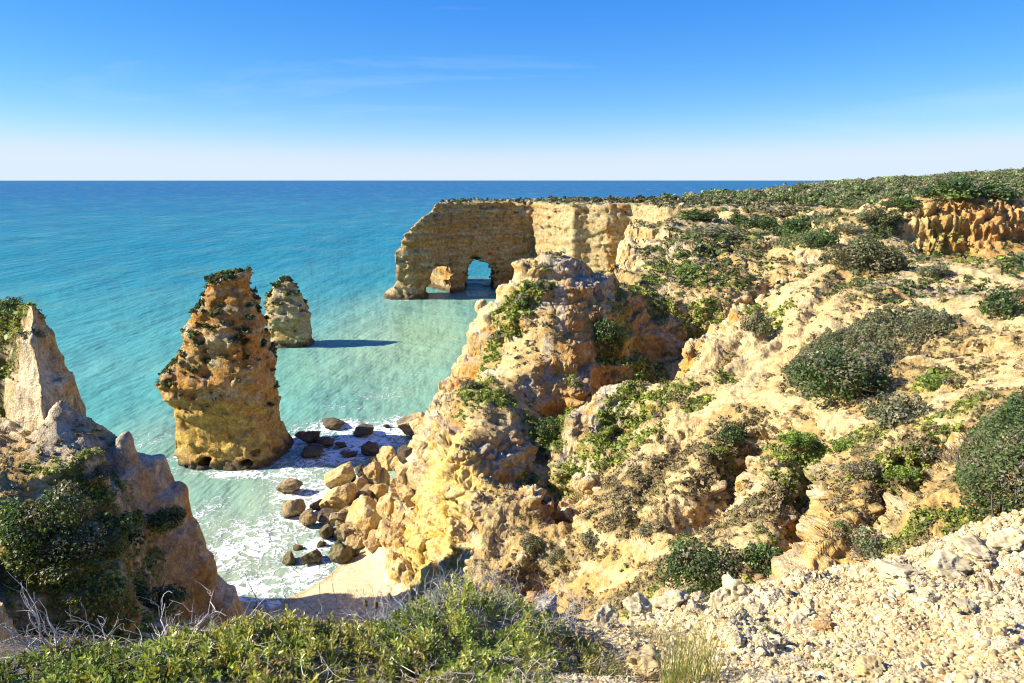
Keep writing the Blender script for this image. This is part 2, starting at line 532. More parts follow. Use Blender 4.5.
def hit(px, py, near=False):        # where the view ray through a pixel meets the land
    px = np.atleast_1d(np.asarray(px, float)); py = np.atleast_1d(np.asarray(py, float))
    a, b, c = ray(px, py)
    hd = np.hypot(a, b); a, b, c = a / hd, b / hd, c / hd
    fn = fore_h if near else hc
    rs = np.exp(np.linspace(math.log(2.0 if near else 14.0), math.log(12.0 if near else 330), 900))
    X = a[:, None] * rs; Y = b[:, None] * rs; Z = CAM_H + c[:, None] * rs
    below = Z < fn(X, Y)
    k = np.where(below.any(1), below.argmax(1), len(rs) - 1)
    k0 = np.maximum(k - 1, 0)
    lo, hi = rs[k0], rs[k]
    for _ in range(10):
        m = (lo + hi) / 2
        u = (CAM_H + c * m) < fn(a * m, b * m)
        hi = np.where(u, m, hi); lo = np.where(u, lo, m)
    r = hi
    return np.stack([a * r, b * r, CAM_H + c * r], 1)


HC = _cache()
for pts, dep, wd in CARVE:
    H_ = hit([p[0] for p in pts], [p[1] for p in pts])
    CARVE_W.append((H_[:, :2], dep, wd))

HC = _cache()

# ------------------------------------------------------------------ land mesh: fine where it is near
def build_land(ncol=1240, nrow=1150):
    th_in = np.linspace(-37.5, 37.5, ncol)
    side = np.linspace(0, 1, 60)[1:] ** 1.4 * 37
    th = np.radians(np.r_[(-37.5 - side)[::-1], th_in, 37.5 + side])
    rs = np.exp(np.linspace(math.log(1.3), math.log(620), 1500))
    sub = np.arange(0, len(th), 3)
    X = np.sin(th[sub])[:, None] * rs; Y = np.cos(th[sub])[:, None] * rs
    Z = height(X, Y)
    el = np.arctan2(Z - CAM_H, rs[None])
    de = np.diff(el, axis=1); lr = np.diff(np.log(rs))[None]
    fwd = np.where(de > 0, de, -de * .35)            # faces turned to the viewer get most rows
    w = np.sqrt(fwd ** 2 + (lr * .10) ** 2)
    c = np.concatenate([np.zeros((len(sub), 1)), np.cumsum(w, 1)], 1)
    c /= c[:, -1:]
    k = np.exp(-.5 * (np.arange(-6, 7) / 2.2) ** 2); k /= k.sum()
    cp = np.pad(c, ((6, 6), (0, 0)), mode='edge')
    c = sum(k[i] * cp[i:i + len(sub)] for i in range(13))
    t = np.linspace(0, 1, nrow)
    R = np.stack([np.interp(t, c[i], rs) for i in range(len(sub))])
    R = np.stack([np.interp(th, th[sub], R[:, q]) for q in range(nrow)], 1)
    X = np.sin(th)[:, None] * R; Y = np.cos(th)[:, None] * R
    Z = height(X, Y)
    nc = len(th)
    V = np.stack([X.ravel(), Y.ravel(), Z.ravel()], 1)
    i, j = np.meshgrid(np.arange(nc - 1), np.arange(nrow - 1), indexing='ij')
    a = (i * nrow + j).ravel()
    F = np.stack([a, a + nrow, a + nrow + 1, a + 1], 1)
    return V, F


LV, LF = build_land()
LN = vnormals(LV, LF)
x, y, z = LV.T
Lr = np.hypot(x, y)
Lfore = (Lr < 30) & (fore_h(x, y) > back_h(x, y) - .05)
hb = RB(x, y)
slope = np.sqrt(np.maximum(1 - LN[:, 2] ** 2, 0)) / np.maximum(np.abs(LN[:, 2]), .05)
Lrock = np.maximum(rockmask(x, y, hb), sstep(.9, 1.6, slope - .6 * samp(GSOIL, x, y)) * sstep(-.5, 1, z)) * ~Lfore
far = sstep(140, 260, Lr)
w1 = worley(x / 1.7, y / 1.7, z / 1.2, 4)
w2 = worley(x / .62 + 3, y / .62, z / .5, 6)
f3 = fbm(x / 2.4, y / 2.4, z / 1.1, 5, 31, .55)
rid = fbm(x / 1.3, y / 1.3, z / 1.0, 4, 61, .55, ridge=True)
bed = fbm(x / 9, y / 9, z / .55, 3, 71)
g1 = w1[1] - w1[0]; g2 = w2[1] - w2[0]
blk = (w1[2] - .5) * sstep(0, .22, g1) * .75 - sstep(.14, 0, g1) * .20       # broken blocks with open joints
blk2 = (w2[2] - .5) * sstep(0, .25, g2) * .30 - sstep(.16, 0, g2) * .09
bdl = beds(z + fbm(x / 9, y / 9, z / 9, 2, 72) * 1.2, 1.15, 1)
lsoft = 1 - .8 * ((x < -15) & (y < 70))
disp = lsoft * Lrock * (f3 * .75 + bdl * .55 + blk + blk2 + (rid - .4) * .30 + bed * .45)
soft = (1 - Lrock) * sstep(.3, 1.5, z) * ~Lfore
lump = fbm(x / 1.0, y / 1.0, z / 1.0, 4, 81, .6)
disp += soft * (lump * .13 + (.4 - w2[0]) * .09 + fbm(x / .45, y / .45, z / .45, 3, 83) * .10)
but = sstep(3, -3, sd_poly(x, y, [(-12, 44), (3, 50), (9, 62), (12, 72), (15, 84), (6, 97), (-8, 97), (-14, 70)]))
disp *= (1 - .3 * far) * (1 - .35 * but * sstep(9.5, 12, z))
mesa = sstep(0, 3, x - 58) * sstep(0, 2, y - 105) * sstep(0, 2, 116 - y) * sstep(.25, .7, Lrock)
disp += mesa * ((fbm(x / 1.5, y / 1.5, z / 14, 3, 95, .5, ridge=True) - .35) * 1.2)
LV = LV + LN * disp[:, None]
LN2 = vnormals(LV, LF)
# ------------------------------------------------------------------ materials
def mat_base(name, rough=.95, spec=.15):
    m = bpy.data.materials.new(name); m.use_nodes = True
    nt = m.node_tree; b = nt.nodes['Principled BSDF']
    b.inputs['Roughness'].default_value = rough; b.inputs['Specular IOR Level'].default_value = spec
    return m, nt, b


def nd(nt, t, **kw):
    n = nt.nodes.new(t)
    for k, v in kw.items():
        if k in n.inputs: n.inputs[k].default_value = v
        else: setattr(n, k, v)
    return n


def mat_rock(name, s=1.0, bump=.5, var=.5):
    """mineral surface: vertex mineral colour broken up by fine grain, pits and cracks"""
    m, nt, b = mat_base(name)
    L = nt.links
    at = nd(nt, 'ShaderNodeAttribute', attribute_name='Col')
    tc = nd(nt, 'ShaderNodeTexCoord')
    n1 = nd(nt, 'ShaderNodeTexNoise', Scale=2.2 * s, Detail=8.0, Roughness=.68)
    n2 = nd(nt, 'ShaderNodeTexNoise', Scale=9.0 * s, Detail=5.0, Roughness=.7)
    vo = nd(nt, 'ShaderNodeTexVoronoi', Scale=5.0 * s)
    for n in (n1, n2, vo): L.new(tc.outputs['Object'], n.inputs['Vector'])
    mr = nd(nt, 'ShaderNodeMapRange'); mr.inputs[1].default_value = .3; mr.inputs[2].default_value = .7
    mr.inputs[3].default_value = 1 - var; mr.inputs[4].default_value = 1 + var
    L.new(n1.outputs[0], mr.inputs[0])
    mr2 = nd(nt, 'ShaderNodeMapRange'); mr2.inputs[1].default_value = .3; mr2.inputs[2].default_value = .7
    mr2.inputs[3].default_value = 1 - var * .6; mr2.inputs[4].default_value = 1 + var * .6
    L.new(n2.outputs[0], mr2.inputs[0])
    mu = nd(nt, 'ShaderNodeMath', operation='MULTIPLY'); L.new(mr.outputs[0], mu.inputs[0]); L.new(mr2.outputs[0], mu.inputs[1])
    mx = nd(nt, 'ShaderNodeVectorMath', operation='SCALE'); L.new(at.outputs['Color'], mx.inputs[0]); L.new(mu.outputs[0], mx.inputs['Scale'])
    L.new(mx.outputs[0], b.inputs['Base Color'])
    ad = nd(nt, 'ShaderNodeMath', operation='ADD'); L.new(n1.outputs[0], ad.inputs[0])
    vs_ = nd(nt, 'ShaderNodeMath', operation='MULTIPLY'); vs_.inputs[1].default_value = .6; L.new(vo.outputs['Distance'], vs_.inputs[0])
    L.new(vs_.outputs[0], ad.inputs[1])
    ad2 = nd(nt, 'ShaderNodeMath', operation='ADD'); L.new(ad.outputs[0], ad2.inputs[0]); L.new(n2.outputs[0], ad2.inputs[1])
    bp = nd(nt, 'ShaderNodeBump', Strength=bump, Distance=.35 / s)
    L.new(ad2.outputs[0], bp.inputs['Height']); L.new(bp.outputs[0], b.inputs['Normal'])
    return m


def mat_leaf(name, trans=.25, rough=.5, spec=.3):
    m, nt, b = mat_base(name, rough, spec)
    L = nt.links
    at = nd(nt, 'ShaderNodeAttribute', attribute_name='Col')
    L.new(at.outputs['Color'], b.inputs['Base Color'])
    tr = nd(nt, 'ShaderNodeBsdfTranslucent')
    sc = nd(nt, 'ShaderNodeVectorMath', operation='MULTIPLY'); sc.inputs[1].default_value = (1.5, 1.5, .6)
    L.new(at.outputs['Color'], sc.inputs[0]); L.new(sc.outputs[0], tr.inputs[0])
    mx = nd(nt, 'ShaderNodeMixShader'); mx.inputs[0].default_value = trans
    L.new(b.outputs[0], mx.inputs[1]); L.new(tr.outputs[0], mx.inputs[2])
    L.new(mx.outputs[0], nt.nodes['Material Output'].inputs['Surface'])
    return m


M_land = mat_rock('land_rock_soil', 1.2, .6, .42)
M_fore = mat_rock('near_soil', 12.0, .5, .35)
M_stack = mat_rock('stack_rock', 1.2, .9, .5)
M_far = mat_rock('far_rock', .7, .9, .5)
M_boulder = mat_rock('boulder_rock', 2.0, .7, .42)
M_stone = mat_rock('stone', 30.0, .4, .25)
M_leaf = mat_leaf('leaf')
M_leafn = mat_leaf('near_leaf', .3, .38, .45)
M_wood = mat_rock('dry_wood', 25.0, .3, .3)
# ------------------------------------------------------------------ mineral colours
CREAM = np.array([.59, .455, .235]); PALE = np.array([.60, .525, .37]); GREY = np.array([.34, .305, .245])
OCHRE = np.array([.52, .315, .092]); ORANGE = np.array([.54, .245, .045]); YELLOW = np.array([.74, .505, .125])
DARK = np.array([.085, .07, .05]); SAND = np.array([.57, .42, .195]); SOIL = np.array([.43, .28, .105]); BEACH = np.array([.84, .62, .34])
SCRUB = np.array([.225, .16, .075]); GREEN = np.array([.21, .26, .035]); DGREEN = np.array([.06, .085, .025]); RED = np.array([.42, .17, .06])


def rock_colour(x, y, z, nrm, warm=.5, seed=0):
    """bedded limestone: cream, ochre and orange beds, a pale grey weathered crust on top"""
    bedn = fbm(x / 10, y / 10, z / 1.3, 4, 201 + seed)
    n1 = fbm(x / 3.5, y / 3.5, z / 2.0, 4, 211 + seed)
    n2 = fbm(x / .9, y / .9, z / .7, 3, 221 + seed)
    c = mix(CREAM, OCHRE, sstep(-.35, .45, bedn + (warm - .5) * .9))
    c = mix(c, ORANGE, sstep(.05, .5, n1 + (warm - .5) * 1.1) * .8)
    c = mix(c, PALE, sstep(.1, .5, n2 - n1 * .4) * .55)
    c = mix(c, DARK * 2.2, sstep(.18, .42, fbm(x / 1.6, y / 1.6, z / .8, 4, 231 + seed)) * .75)
    crust = sstep(.55, .85, nrm[:, 2] + n2 * .25)
    c = mix(c, mix(PALE, GREY, sstep(-.1, .35, n1)), crust * .55)
    return c


def ellipse_mask(x, y, spots, nz):
    m = np.zeros_like(x)
    A = np.array([s[:4] for s in spots])
    PP = iter(hit(np.repeat(A[:, 0], 3), (A[:, 1:2] + A[:, 3:4] * [0, -1, 1]).ravel()).reshape(-1, 3, 3))
    for px, py, rx, ry, st in spots:
        P = next(PP)
        d = np.linalg.norm(P[0] - [0, 0, CAM_H])
        a = rx * d / FPX
        b = np.clip(abs(P[1, 1] - P[2, 1]) / 2, .5 * a, 3 * a)
        dx = (x - P[0, 0]) / a; dy = (y - P[0, 1]) / b
        q = np.sqrt(dx * dx + dy * dy)
        m = np.maximum(m, st * sstep(1.15, .55, q + nz * .6))
    return m


def path_mask(x, y, lines, nz):
    m = np.zeros_like(x)
    for pts, wpx in lines:
        H_ = hit([p[0] for p in pts], [p[1] for p in pts])
        d = np.linalg.norm(H_ - [0, 0, CAM_H], axis=1).mean()
        wd = wpx * d / FPX
        q = seg_dist(x + nz * wd * .8, y + nz * wd * .8, H_[:, :2]) / wd
        m = np.maximum(m, sstep(1.2, .5, q))
    return m


GRASS_SPOTS = [(520, 305, 26, 16, 1), (505, 335, 26, 12, 1), (475, 385, 20, 12, .9), (500, 395, 16, 9, .9), (545, 282, 12, 8, .8), (530, 290, 20, 8, .9), (490, 365, 14, 9, .7),
    (650, 412, 45, 9, 1), (622, 405, 24, 12, .9), (600, 440, 30, 11, .8), (570, 465, 24, 9, .8), (540, 485, 22, 8, .8), (695, 405, 20, 6, .8), (640, 440, 26, 7, .8),
    (800, 440, 24, 12, .9), (780, 452, 20, 12, .9), (850, 440, 24, 12, .9), (900, 460, 26, 14, .8), (935, 380, 20, 8, .9), (965, 405, 20, 9, .9), (995, 432, 16, 8, .8), (940, 436, 20, 8, .8), (910, 487, 18, 10, .9), (870, 472, 26, 10, .8), (945, 415, 24, 8, .7),
    (660, 265, 26, 7, .9), (690, 271, 18, 8, 1), (645, 292, 14, 8, .8), (715, 252, 22, 5, .8), (762, 318, 20, 14, .8), (652, 280, 12, 8, .8), (740, 237, 18, 6, .7), (700, 318, 24, 8, .7), (660, 310, 14, 14, .9), (735, 285, 20, 7, .6), (725, 380, 14, 6, .5),
    (60, 475, 40, 9, .4), (620, 330, 14, 26, .8), (645, 375, 24, 10, .8), (545, 435, 24, 12, .6), (570, 250, 20, 6, .6), (980, 575, 20, 8, .4), (850, 600, 20, 8, .3),
    (790, 475, 22, 9, .7), (735, 590, 20, 9, .6), (640, 600, 18, 6, .6), (960, 520, 20, 10, .7), (905, 535, 24, 8, .6), (1000, 260, 20, 6, .5), (940, 240, 30, 4, .3)]
DGREEN_SPOTS = [(40, 530, 50, 60, 1), (110, 540, 50, 40, .8), (100, 590, 80, 20, .9), (12, 328, 34, 14, .9), (150, 570, 30, 20, .6), (608, 348, 15, 17, .9), (552, 434, 20, 14, .9), (650, 380, 20, 9, .8), (620, 300, 8, 20, .7), (770, 560, 12, 20, .7), (725, 455, 24, 16, .6)]
SCRUB_SPOTS = [(640, 480, 70, 24, .8), (725, 445, 55, 24, .9), (580, 540, 50, 20, .7), (900, 505, 70, 26, .6), (800, 505, 46, 26, .8), (650, 575, 60, 14, .7), (745, 510, 40, 16, .7), (640, 520, 60, 10, .6), (1000, 400, 30, 20, .6), (960, 470, 20, 20, .6),
    (870, 480, 30, 14, .8), (700, 560, 40, 10, .6), (540, 560, 40, 22, .5), (730, 340, 24, 14, .5), (700, 270, 40, 14, .6), (950, 340, 50, 14, .4), (800, 340, 22, 10, .5), (830, 300, 20, 8, .4), (690, 235, 50, 10, .5), (880, 590, 60, 18, .5), (960, 560, 40, 16, .5)]
PATHS = [([(560, 470), (610, 445), (660, 425), (700, 410), (760, 396), (830, 412), (880, 424), (930, 404), (970, 388), (1024, 382)], 11),
    ([(556, 536), (600, 538), (640, 542), (690, 552), (740, 548), (765, 540)], 6), ([(690, 520), (740, 500), (800, 478), (838, 440), (822, 414)], 9),
    ([(780, 350), (840, 328), (900, 322), (960, 312), (1024, 322)], 13), ([(825, 268), (790, 290), (745, 325), (700, 372), (655, 390)], 13), ([(800, 300), (760, 340), (740, 385), (720, 400)], 20),
    ([(600, 590), (640, 572), (560, 575)], 5), ([(760, 240), (800, 228), (830, 214), (860, 204), (880, 200)], 7), ([(880, 260), (960, 268), (1024, 285)], 9), ([(640, 515), (690, 520)], 5), ([(860, 345), (930, 360), (1000, 350)], 6), ([(720, 225), (760, 218), (800, 212)], 5)]
OCHRE_SPOTS = [(880, 525, 70, 34, .9), (640, 560, 60, 26, .6), (870, 300, 26, 8, 1), (950, 520, 40, 40, .7), (600, 570, 40, 20, .6), (820, 560, 40, 20, .7), (800, 300, 40, 20, .5), (850, 232, 40, 14, .6), (720, 350, 26, 10, .5)]
PINK_SPOTS = [(35, 412, 50, 30, 1), (20, 345, 20, 12, .5)]
ORANGE_SPOTS = [(590, 350, 46, 60, .85), (640, 340, 30, 34, .8), (700, 358, 40, 16, .9), (970, 228, 70, 22, .9), (560, 410, 30, 26, .8), (902, 300, 20, 6, 1), (640, 320, 20, 20, .5), (160, 520, 24, 22, .6), (200, 580, 24, 26, .8), (120, 480, 12, 12, .6), (720, 468, 16, 22, .6)]
YELLOW_SPOTS = [(450, 500, 50, 40, .9), (430, 520, 44, 80, .9), (470, 480, 40, 34, .6), (440, 470, 40, 30, .7), (440, 580, 40, 20, .9)]
SAND_SPOTS = [(880, 230, 44, 16, 1), (800, 228, 20, 6, .8), (832, 212, 24, 5, .8), (770, 345, 46, 36, .8), (810, 300, 46, 24, .8), (700, 390, 30, 12, .6), (930, 312, 60, 8, .9), (800, 402, 40, 10, .8), (850, 248, 30, 10, .8), (745, 216, 30, 4, .7), (970, 278, 50, 12, .8), (700, 300, 40, 8, .5), (640, 545, 40, 8, .5), (520, 275, 20, 10, .5)]
GREYS = [(30, 362, 40, 20, .9), (80, 447, 60, 8, .8), (575, 268, 34, 9, .8), (562, 310, 7, 30, .8), (548, 350, 7, 26, .7), (525, 395, 7, 22, .5), (40, 372, 26, 24, .8), (90, 450, 50, 12, .8), (160, 478, 26, 12, .9), (612, 392, 18, 9, .9), (700, 225, 40, 8, .5), (665, 245, 30, 8, .6), (600, 450, 10, 20, .4), (620, 470, 24, 12, .5), (900, 285, 40, 12, .6), (950, 290, 40, 10, .6)]

x, y, z = LV.T
Lr = np.hypot(x, y)
mid = np.nonzero(~Lfore)[0]
X, Y, Z, NN = x[mid], y[mid], z[mid], LN2[mid]
zz = np.zeros_like(X)
nzA = fbm(X / 2.2, Y / 2.2, Z / 2.2, 4, 301); nzB = fbm(X / .8, Y / .8, Z / .8, 4, 305); nzC = fbm(X / 6, Y / 6, Z / 6, 3, 309); nzD = fbm(X / .35, Y / .35, Z / .35, 3, 311)
rock = Lrock[mid]
warm = .52 + .25 * nzC
warm = np.where((Y > 100), warm - .1, warm)
c_rock = rock_colour(X, Y, Z, NN, warm)
c_soil = mix(SOIL, SAND, sstep(-.3, .35, nzC + nzB * .5)); c_soil = mix(c_soil, OCHRE, sstep(.05, .5, nzA) * .5)
c = mix(c_soil, c_rock, sstep(.15, .75, rock + nzB * .35))
c = mix(c, c * .4 + OCHRE * .75, ellipse_mask(X, Y, OCHRE_SPOTS, nzA) * .95)
om = ellipse_mask(X, Y, ORANGE_SPOTS, nzA); c = mix(c, mix(ORANGE, OCHRE, sstep(-.2, .4, nzB)), om * sstep(-.5, .1, nzA + om * .3) * .85)
ym = ellipse_mask(X, Y, YELLOW_SPOTS, nzA); c = mix(c, mix(YELLOW, CREAM, sstep(-.1, .4, nzB)), ym * .9)
c = mix(c, mix(PALE, GREY, sstep(-.3, .3, nzB + .1)), ellipse_mask(X, Y, GREYS, nzA) * sstep(-.5, 0, nzB + .2) * .85)
c = mix(c, mix(np.array([.66, .54, .35]), np.array([.56, .43, .25]), sstep(-.2, .3, nzB)), ellipse_mask(X, Y, PINK_SPOTS, nzA) * .85)
rdm = ellipse_mask(X, Y, [(975, 226, 80, 24, 1), (900, 235, 24, 10, .5)], nzA) * sstep(.2, .6, rock); c = mix(c, mix(RED, OCHRE, sstep(-.1, .5, nzA)), rdm * .3)
# general dry scrub freckles and stones on soil
midr = sstep(16, 24, Lr[mid]) * sstep(190, 120, Lr[mid])
sc = ellipse_mask(X, Y, SCRUB_SPOTS, nzA)
pm = path_mask(X, Y, PATHS, nzB)
sm = ellipse_mask(X, Y, SAND_SPOTS, nzA)
scm = np.clip(sc * sstep(-.42, .0, nzB + nzA * .4) + (1 - rock) * (.35 + .45 * samp(GSOIL, X, Y)) * sstep(-.02, .32, nzB + .5 * nzA), 0, 1) * (1 - pm) * (1 - .85 * sm) * midr * sstep(2, 4, Z)
c = mix(c, mix(SAND, CREAM * np.array([1.05, 1, .9]), sstep(-.3, .3, nzB)), sm * .8)
c = mix(c, mix(SCRUB, SCRUB * np.array([.75, .95, .6]), sstep(-.2, .2, nzD)), scm * .97)
c = mix(c, mix(SAND, CREAM, sstep(-.2, .3, nzB)) * 1.02, pm * (1 - .5 * rock) * .9)
gm = ellipse_mask(X, Y, GRASS_SPOTS, nzA) * sstep(-.25, .12, nzB + .05) * sstep(2, 4, Z)
c = mix(c, mix(GREEN, DGREEN * 1.3, sstep(.0, .45, nzD + nzA * .4)), gm * .92)
dg = ellipse_mask(X, Y, DGREEN_SPOTS, nzA) * sstep(-.35, .05, nzB + .1)
c = mix(c, mix(DGREEN, SCRUB * .6, sstep(.1, .5, nzD)), dg * .9)
# plateau greens
pl = sstep(96, 130, Y) * sstep(.35, .0, rock) * sstep(-.12, .2, nzA + nzC * .5) * (1 - pm) * (1 - sm)
c = mix(c, mix(DGREEN * 1.5, SCRUB, sstep(-.2, .3, nzB)), pl * .8)
# beach and wet sea foot
beach = sstep(2.4, 1.2, Z + nzB * .3) * (1 - sstep(.5, .9, rock * (1 - sstep(.75, .95, NN[:, 2]))))
c = mix(c, mix(BEACH, BEACH * .62, sstep(.32, .08, Z)), beach)
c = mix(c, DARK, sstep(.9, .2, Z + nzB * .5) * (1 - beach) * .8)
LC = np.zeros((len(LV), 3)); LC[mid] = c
fo = np.nonzero(Lfore)[0]
X, Y, Z = x[fo], y[fo], z[fo]
q = fbm(X / .3, Y / .3, Z / .3, 4, 401); q2 = fbm(X / 1.2, Y / 1.2, Z, 3, 405)
cf = mix(np.array([.50, .39, .21]), np.array([.54, .46, .32]), sstep(-.2, .3, q)); cf = mix(cf, np.array([.30, .21, .11]), sstep(.1, .5, q2) * .5)
cf = mix(cf, mix(np.array([.60, .53, .38]), np.array([.44, .38, .27]), sstep(-.2, .3, q)), crust(X, Y) * .9)
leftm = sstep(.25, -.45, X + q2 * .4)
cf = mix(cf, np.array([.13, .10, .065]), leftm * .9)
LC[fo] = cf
L_SCRUB = np.zeros(len(LV)); L_SCRUB[mid] = np.maximum(scm, pl * .6)
L_GRASS = np.zeros(len(LV)); L_GRASS[mid] = np.maximum(gm, dg * .7)

# ------------------------------------------------------------------ split the one sheet into ground and the two cliffs
def in_poly(x, y, P):
    r = np.zeros(x.shape, bool); j = len(P) - 1
    for i in range(len(P)):
        xi, yi = P[i]; xj, yj = P[j]
        r ^= ((yi > y) != (yj > y)) & (x < (xj - xi) * (y - yi) / (yj - yi + 1e-12) + xi)
        j = i
    return r


fcx = LV[LF].mean(1)
fz = fcx[:, 2]
BUT = [(-16, 38), (-2, 38), (1, 44), (4, 52), (9, 62), (11, 70), (13, 76), (18, 84), (15, 92), (6, 99), (-8, 99), (-20, 80), (-20, 55)]
LEFT = [(-80, 20), (-22, 20), (-15.5, 30), (-16, 38), (-17.5, 47), (-19, 56), (-40, 70), (-80, 70)]
isf = Lfore[LF].all(1)
b1 = in_poly(fcx[:, 0], fcx[:, 1], BUT) & (fz > .9) & ~isf
b2 = in_poly(fcx[:, 0], fcx[:, 1], LEFT) & (fz > -4) & ~isf
under = fz < -3.2


def land_piece(name, keep, mat):
    idx, F2 = submesh(LV, LF, keep & ~under)
    return link(name, np_mesh(name, LV[idx], F2, LC[idx]), mat)


tag(land_piece('ground', ~b1 & ~b2 & ~isf, M_land), kind='structure')
tag(land_piece('gravel_ledge', isf, M_fore), kind='structure')
tag(land_piece('rock_buttress', b1, M_land), 'tall jagged yellow and orange rock buttress with grassy flank above the sandy cove', 'cliff')
tag(land_piece('shaded_cliff', b2, M_land), 'dark shaded cliff with grey ledges and bushes at the left edge of the cove', 'cliff')
# ------------------------------------------------------------------ sea
def build_sea():
    th = np.radians(np.linspace(-46, 46, 900))
    el = np.r_[np.linspace(34.5, 8, 560), np.linspace(8, 2, 150)[1:], np.geomspace(2, .035, 90)[1:]]
    R = CAM_H / np.tan(np.radians(el))
    X = np.sin(th)[:, None] * R; Y = np.cos(th)[:, None] * R
    n0, n1 = X.shape
    V = np.stack([X.ravel(), Y.ravel(), 0 * X.ravel()], 1)
    i, j = np.meshgrid(np.arange(n0 - 1), np.arange(n1 - 1), indexing='ij')
    a = (i * n1 + j).ravel()
    return V, np.stack([a, a + n1, a + n1 + 1, a + 1], 1)


SV, SF = build_sea()
x, y = SV[:, 0], SV[:, 1]
r = np.hypot(x, y)
zz = np.zeros_like(x)
near = sstep(700, 150, r)
# swell coming in from the open sea, smaller chop across it
ca, sa = math.cos(math.radians(62)), math.sin(math.radians(62))
u, v = x * ca + y * sa, -x * sa + y * ca
SV[:, 2] = near * (fbm(u / 9, v / 22, zz, 3, 501) * .35 + fbm(u / 2.2, v / 4, zz, 3, 505) * .10)


def blob(spots):
    m = np.zeros_like(x)
    for px, py, rx, ry, st in spots:
        P = at_z(np.array([px, px, px]), np.array([py, py - ry, py + ry]), 0).T
        d = np.linalg.norm(P[0] - [0, 0, CAM_H])
        a = rx * d / FPX; b = abs(P[1, 1] - P[2, 1]) / 2
        m = np.maximum(m, st * np.exp(-((x - P[0, 0]) / a) ** 2 - ((y - P[0, 1]) / b) ** 2))
    return m


n1 = fbm(x / 30, y / 30, zz, 4, 511); n2 = fbm(u / 14, v / 60, zz, 4, 515); n3 = fbm(u / 120, v / 500, zz, 4, 517)
DEEP = np.array([.001, .118, .28]); MIDW = np.array([.009, .20, .285]); TEAL = np.array([.105, .36, .325]); MILK = np.array([.37, .44, .29]); GREENISH = np.array([.33, .45, .25])
lr = np.log(r)
c = mix(DEEP, MIDW, sstep(math.log(2600), math.log(420), lr + n3 * .5))
c = mix(c, TEAL, sstep(math.log(420), math.log(110), lr + n2 * .35 + n1 * .15))
c = mix(c, GREENISH, np.clip(blob([(410, 335, 110, 50, .95), (420, 390, 100, 40, .7), (330, 380, 90, 40, .5), (470, 300, 40, 20, .6)]) + n1 * .15, 0, 1) * .85)
c = mix(c, MILK, np.clip(blob([(230, 560, 160, 100, 1), (200, 480, 90, 50, .5), (330, 500, 130, 70, 1), (150, 450, 60, 60, .4), (400, 440, 60, 30, .5)]) + n1 * .1, 0, 1) * .95)
c = c * .80 * (1 + n2[:, None] * .15)
foam = blob([(250, 545, 70, 46, .9), (330, 500, 70, 50, 1.0), (360, 440, 70, 24, 1.0), (300, 470, 50, 30, .8), (250, 590, 50, 28, 1.0), (345, 430, 80, 14, .9), (310, 575, 45, 25, 1), (350, 548, 30, 12, .9), (275, 603, 30, 10, .9), (290, 495, 26, 10, 1.1), (293, 520, 22, 12, 1.1), (305, 440, 26, 12, 1.1), (345, 455, 36, 12, 1.15), (340, 426, 40, 8, 1.15), (385, 430, 36, 8, 1.15), (245, 474, 60, 7, 1.0), (183, 455, 12, 16, .8), (320, 545, 30, 14, 1.0), (335, 520, 20, 14, 1.0), (150, 440, 40, 40, .5), (165, 475, 30, 20, .6), (410, 425, 40, 14, 1), (200, 520, 40, 50, .65),
    (380, 395, 60, 12, .55), (420, 375, 50, 8, .45), (345, 408, 50, 8, .55), (400, 300, 30, 5, .65), (470, 305, 30, 5, .4), (330, 342, 20, 5, .6), (290, 350, 36, 4, .5), (225, 476, 60, 8, .6), (450, 300, 60, 4, .5), (60, 330, 60, 5, .25), (140, 370, 70, 6, .28), (430, 352, 40, 4, .35), (90, 395, 40, 12, .3)])
foam += sstep(.34, .6, n2 + n1 * .3) * sstep(400, 100, r) * .22
se = np_mesh('sea', SV, SF, c, True, {'Foam': np.clip(foam, 0, 1.2)})


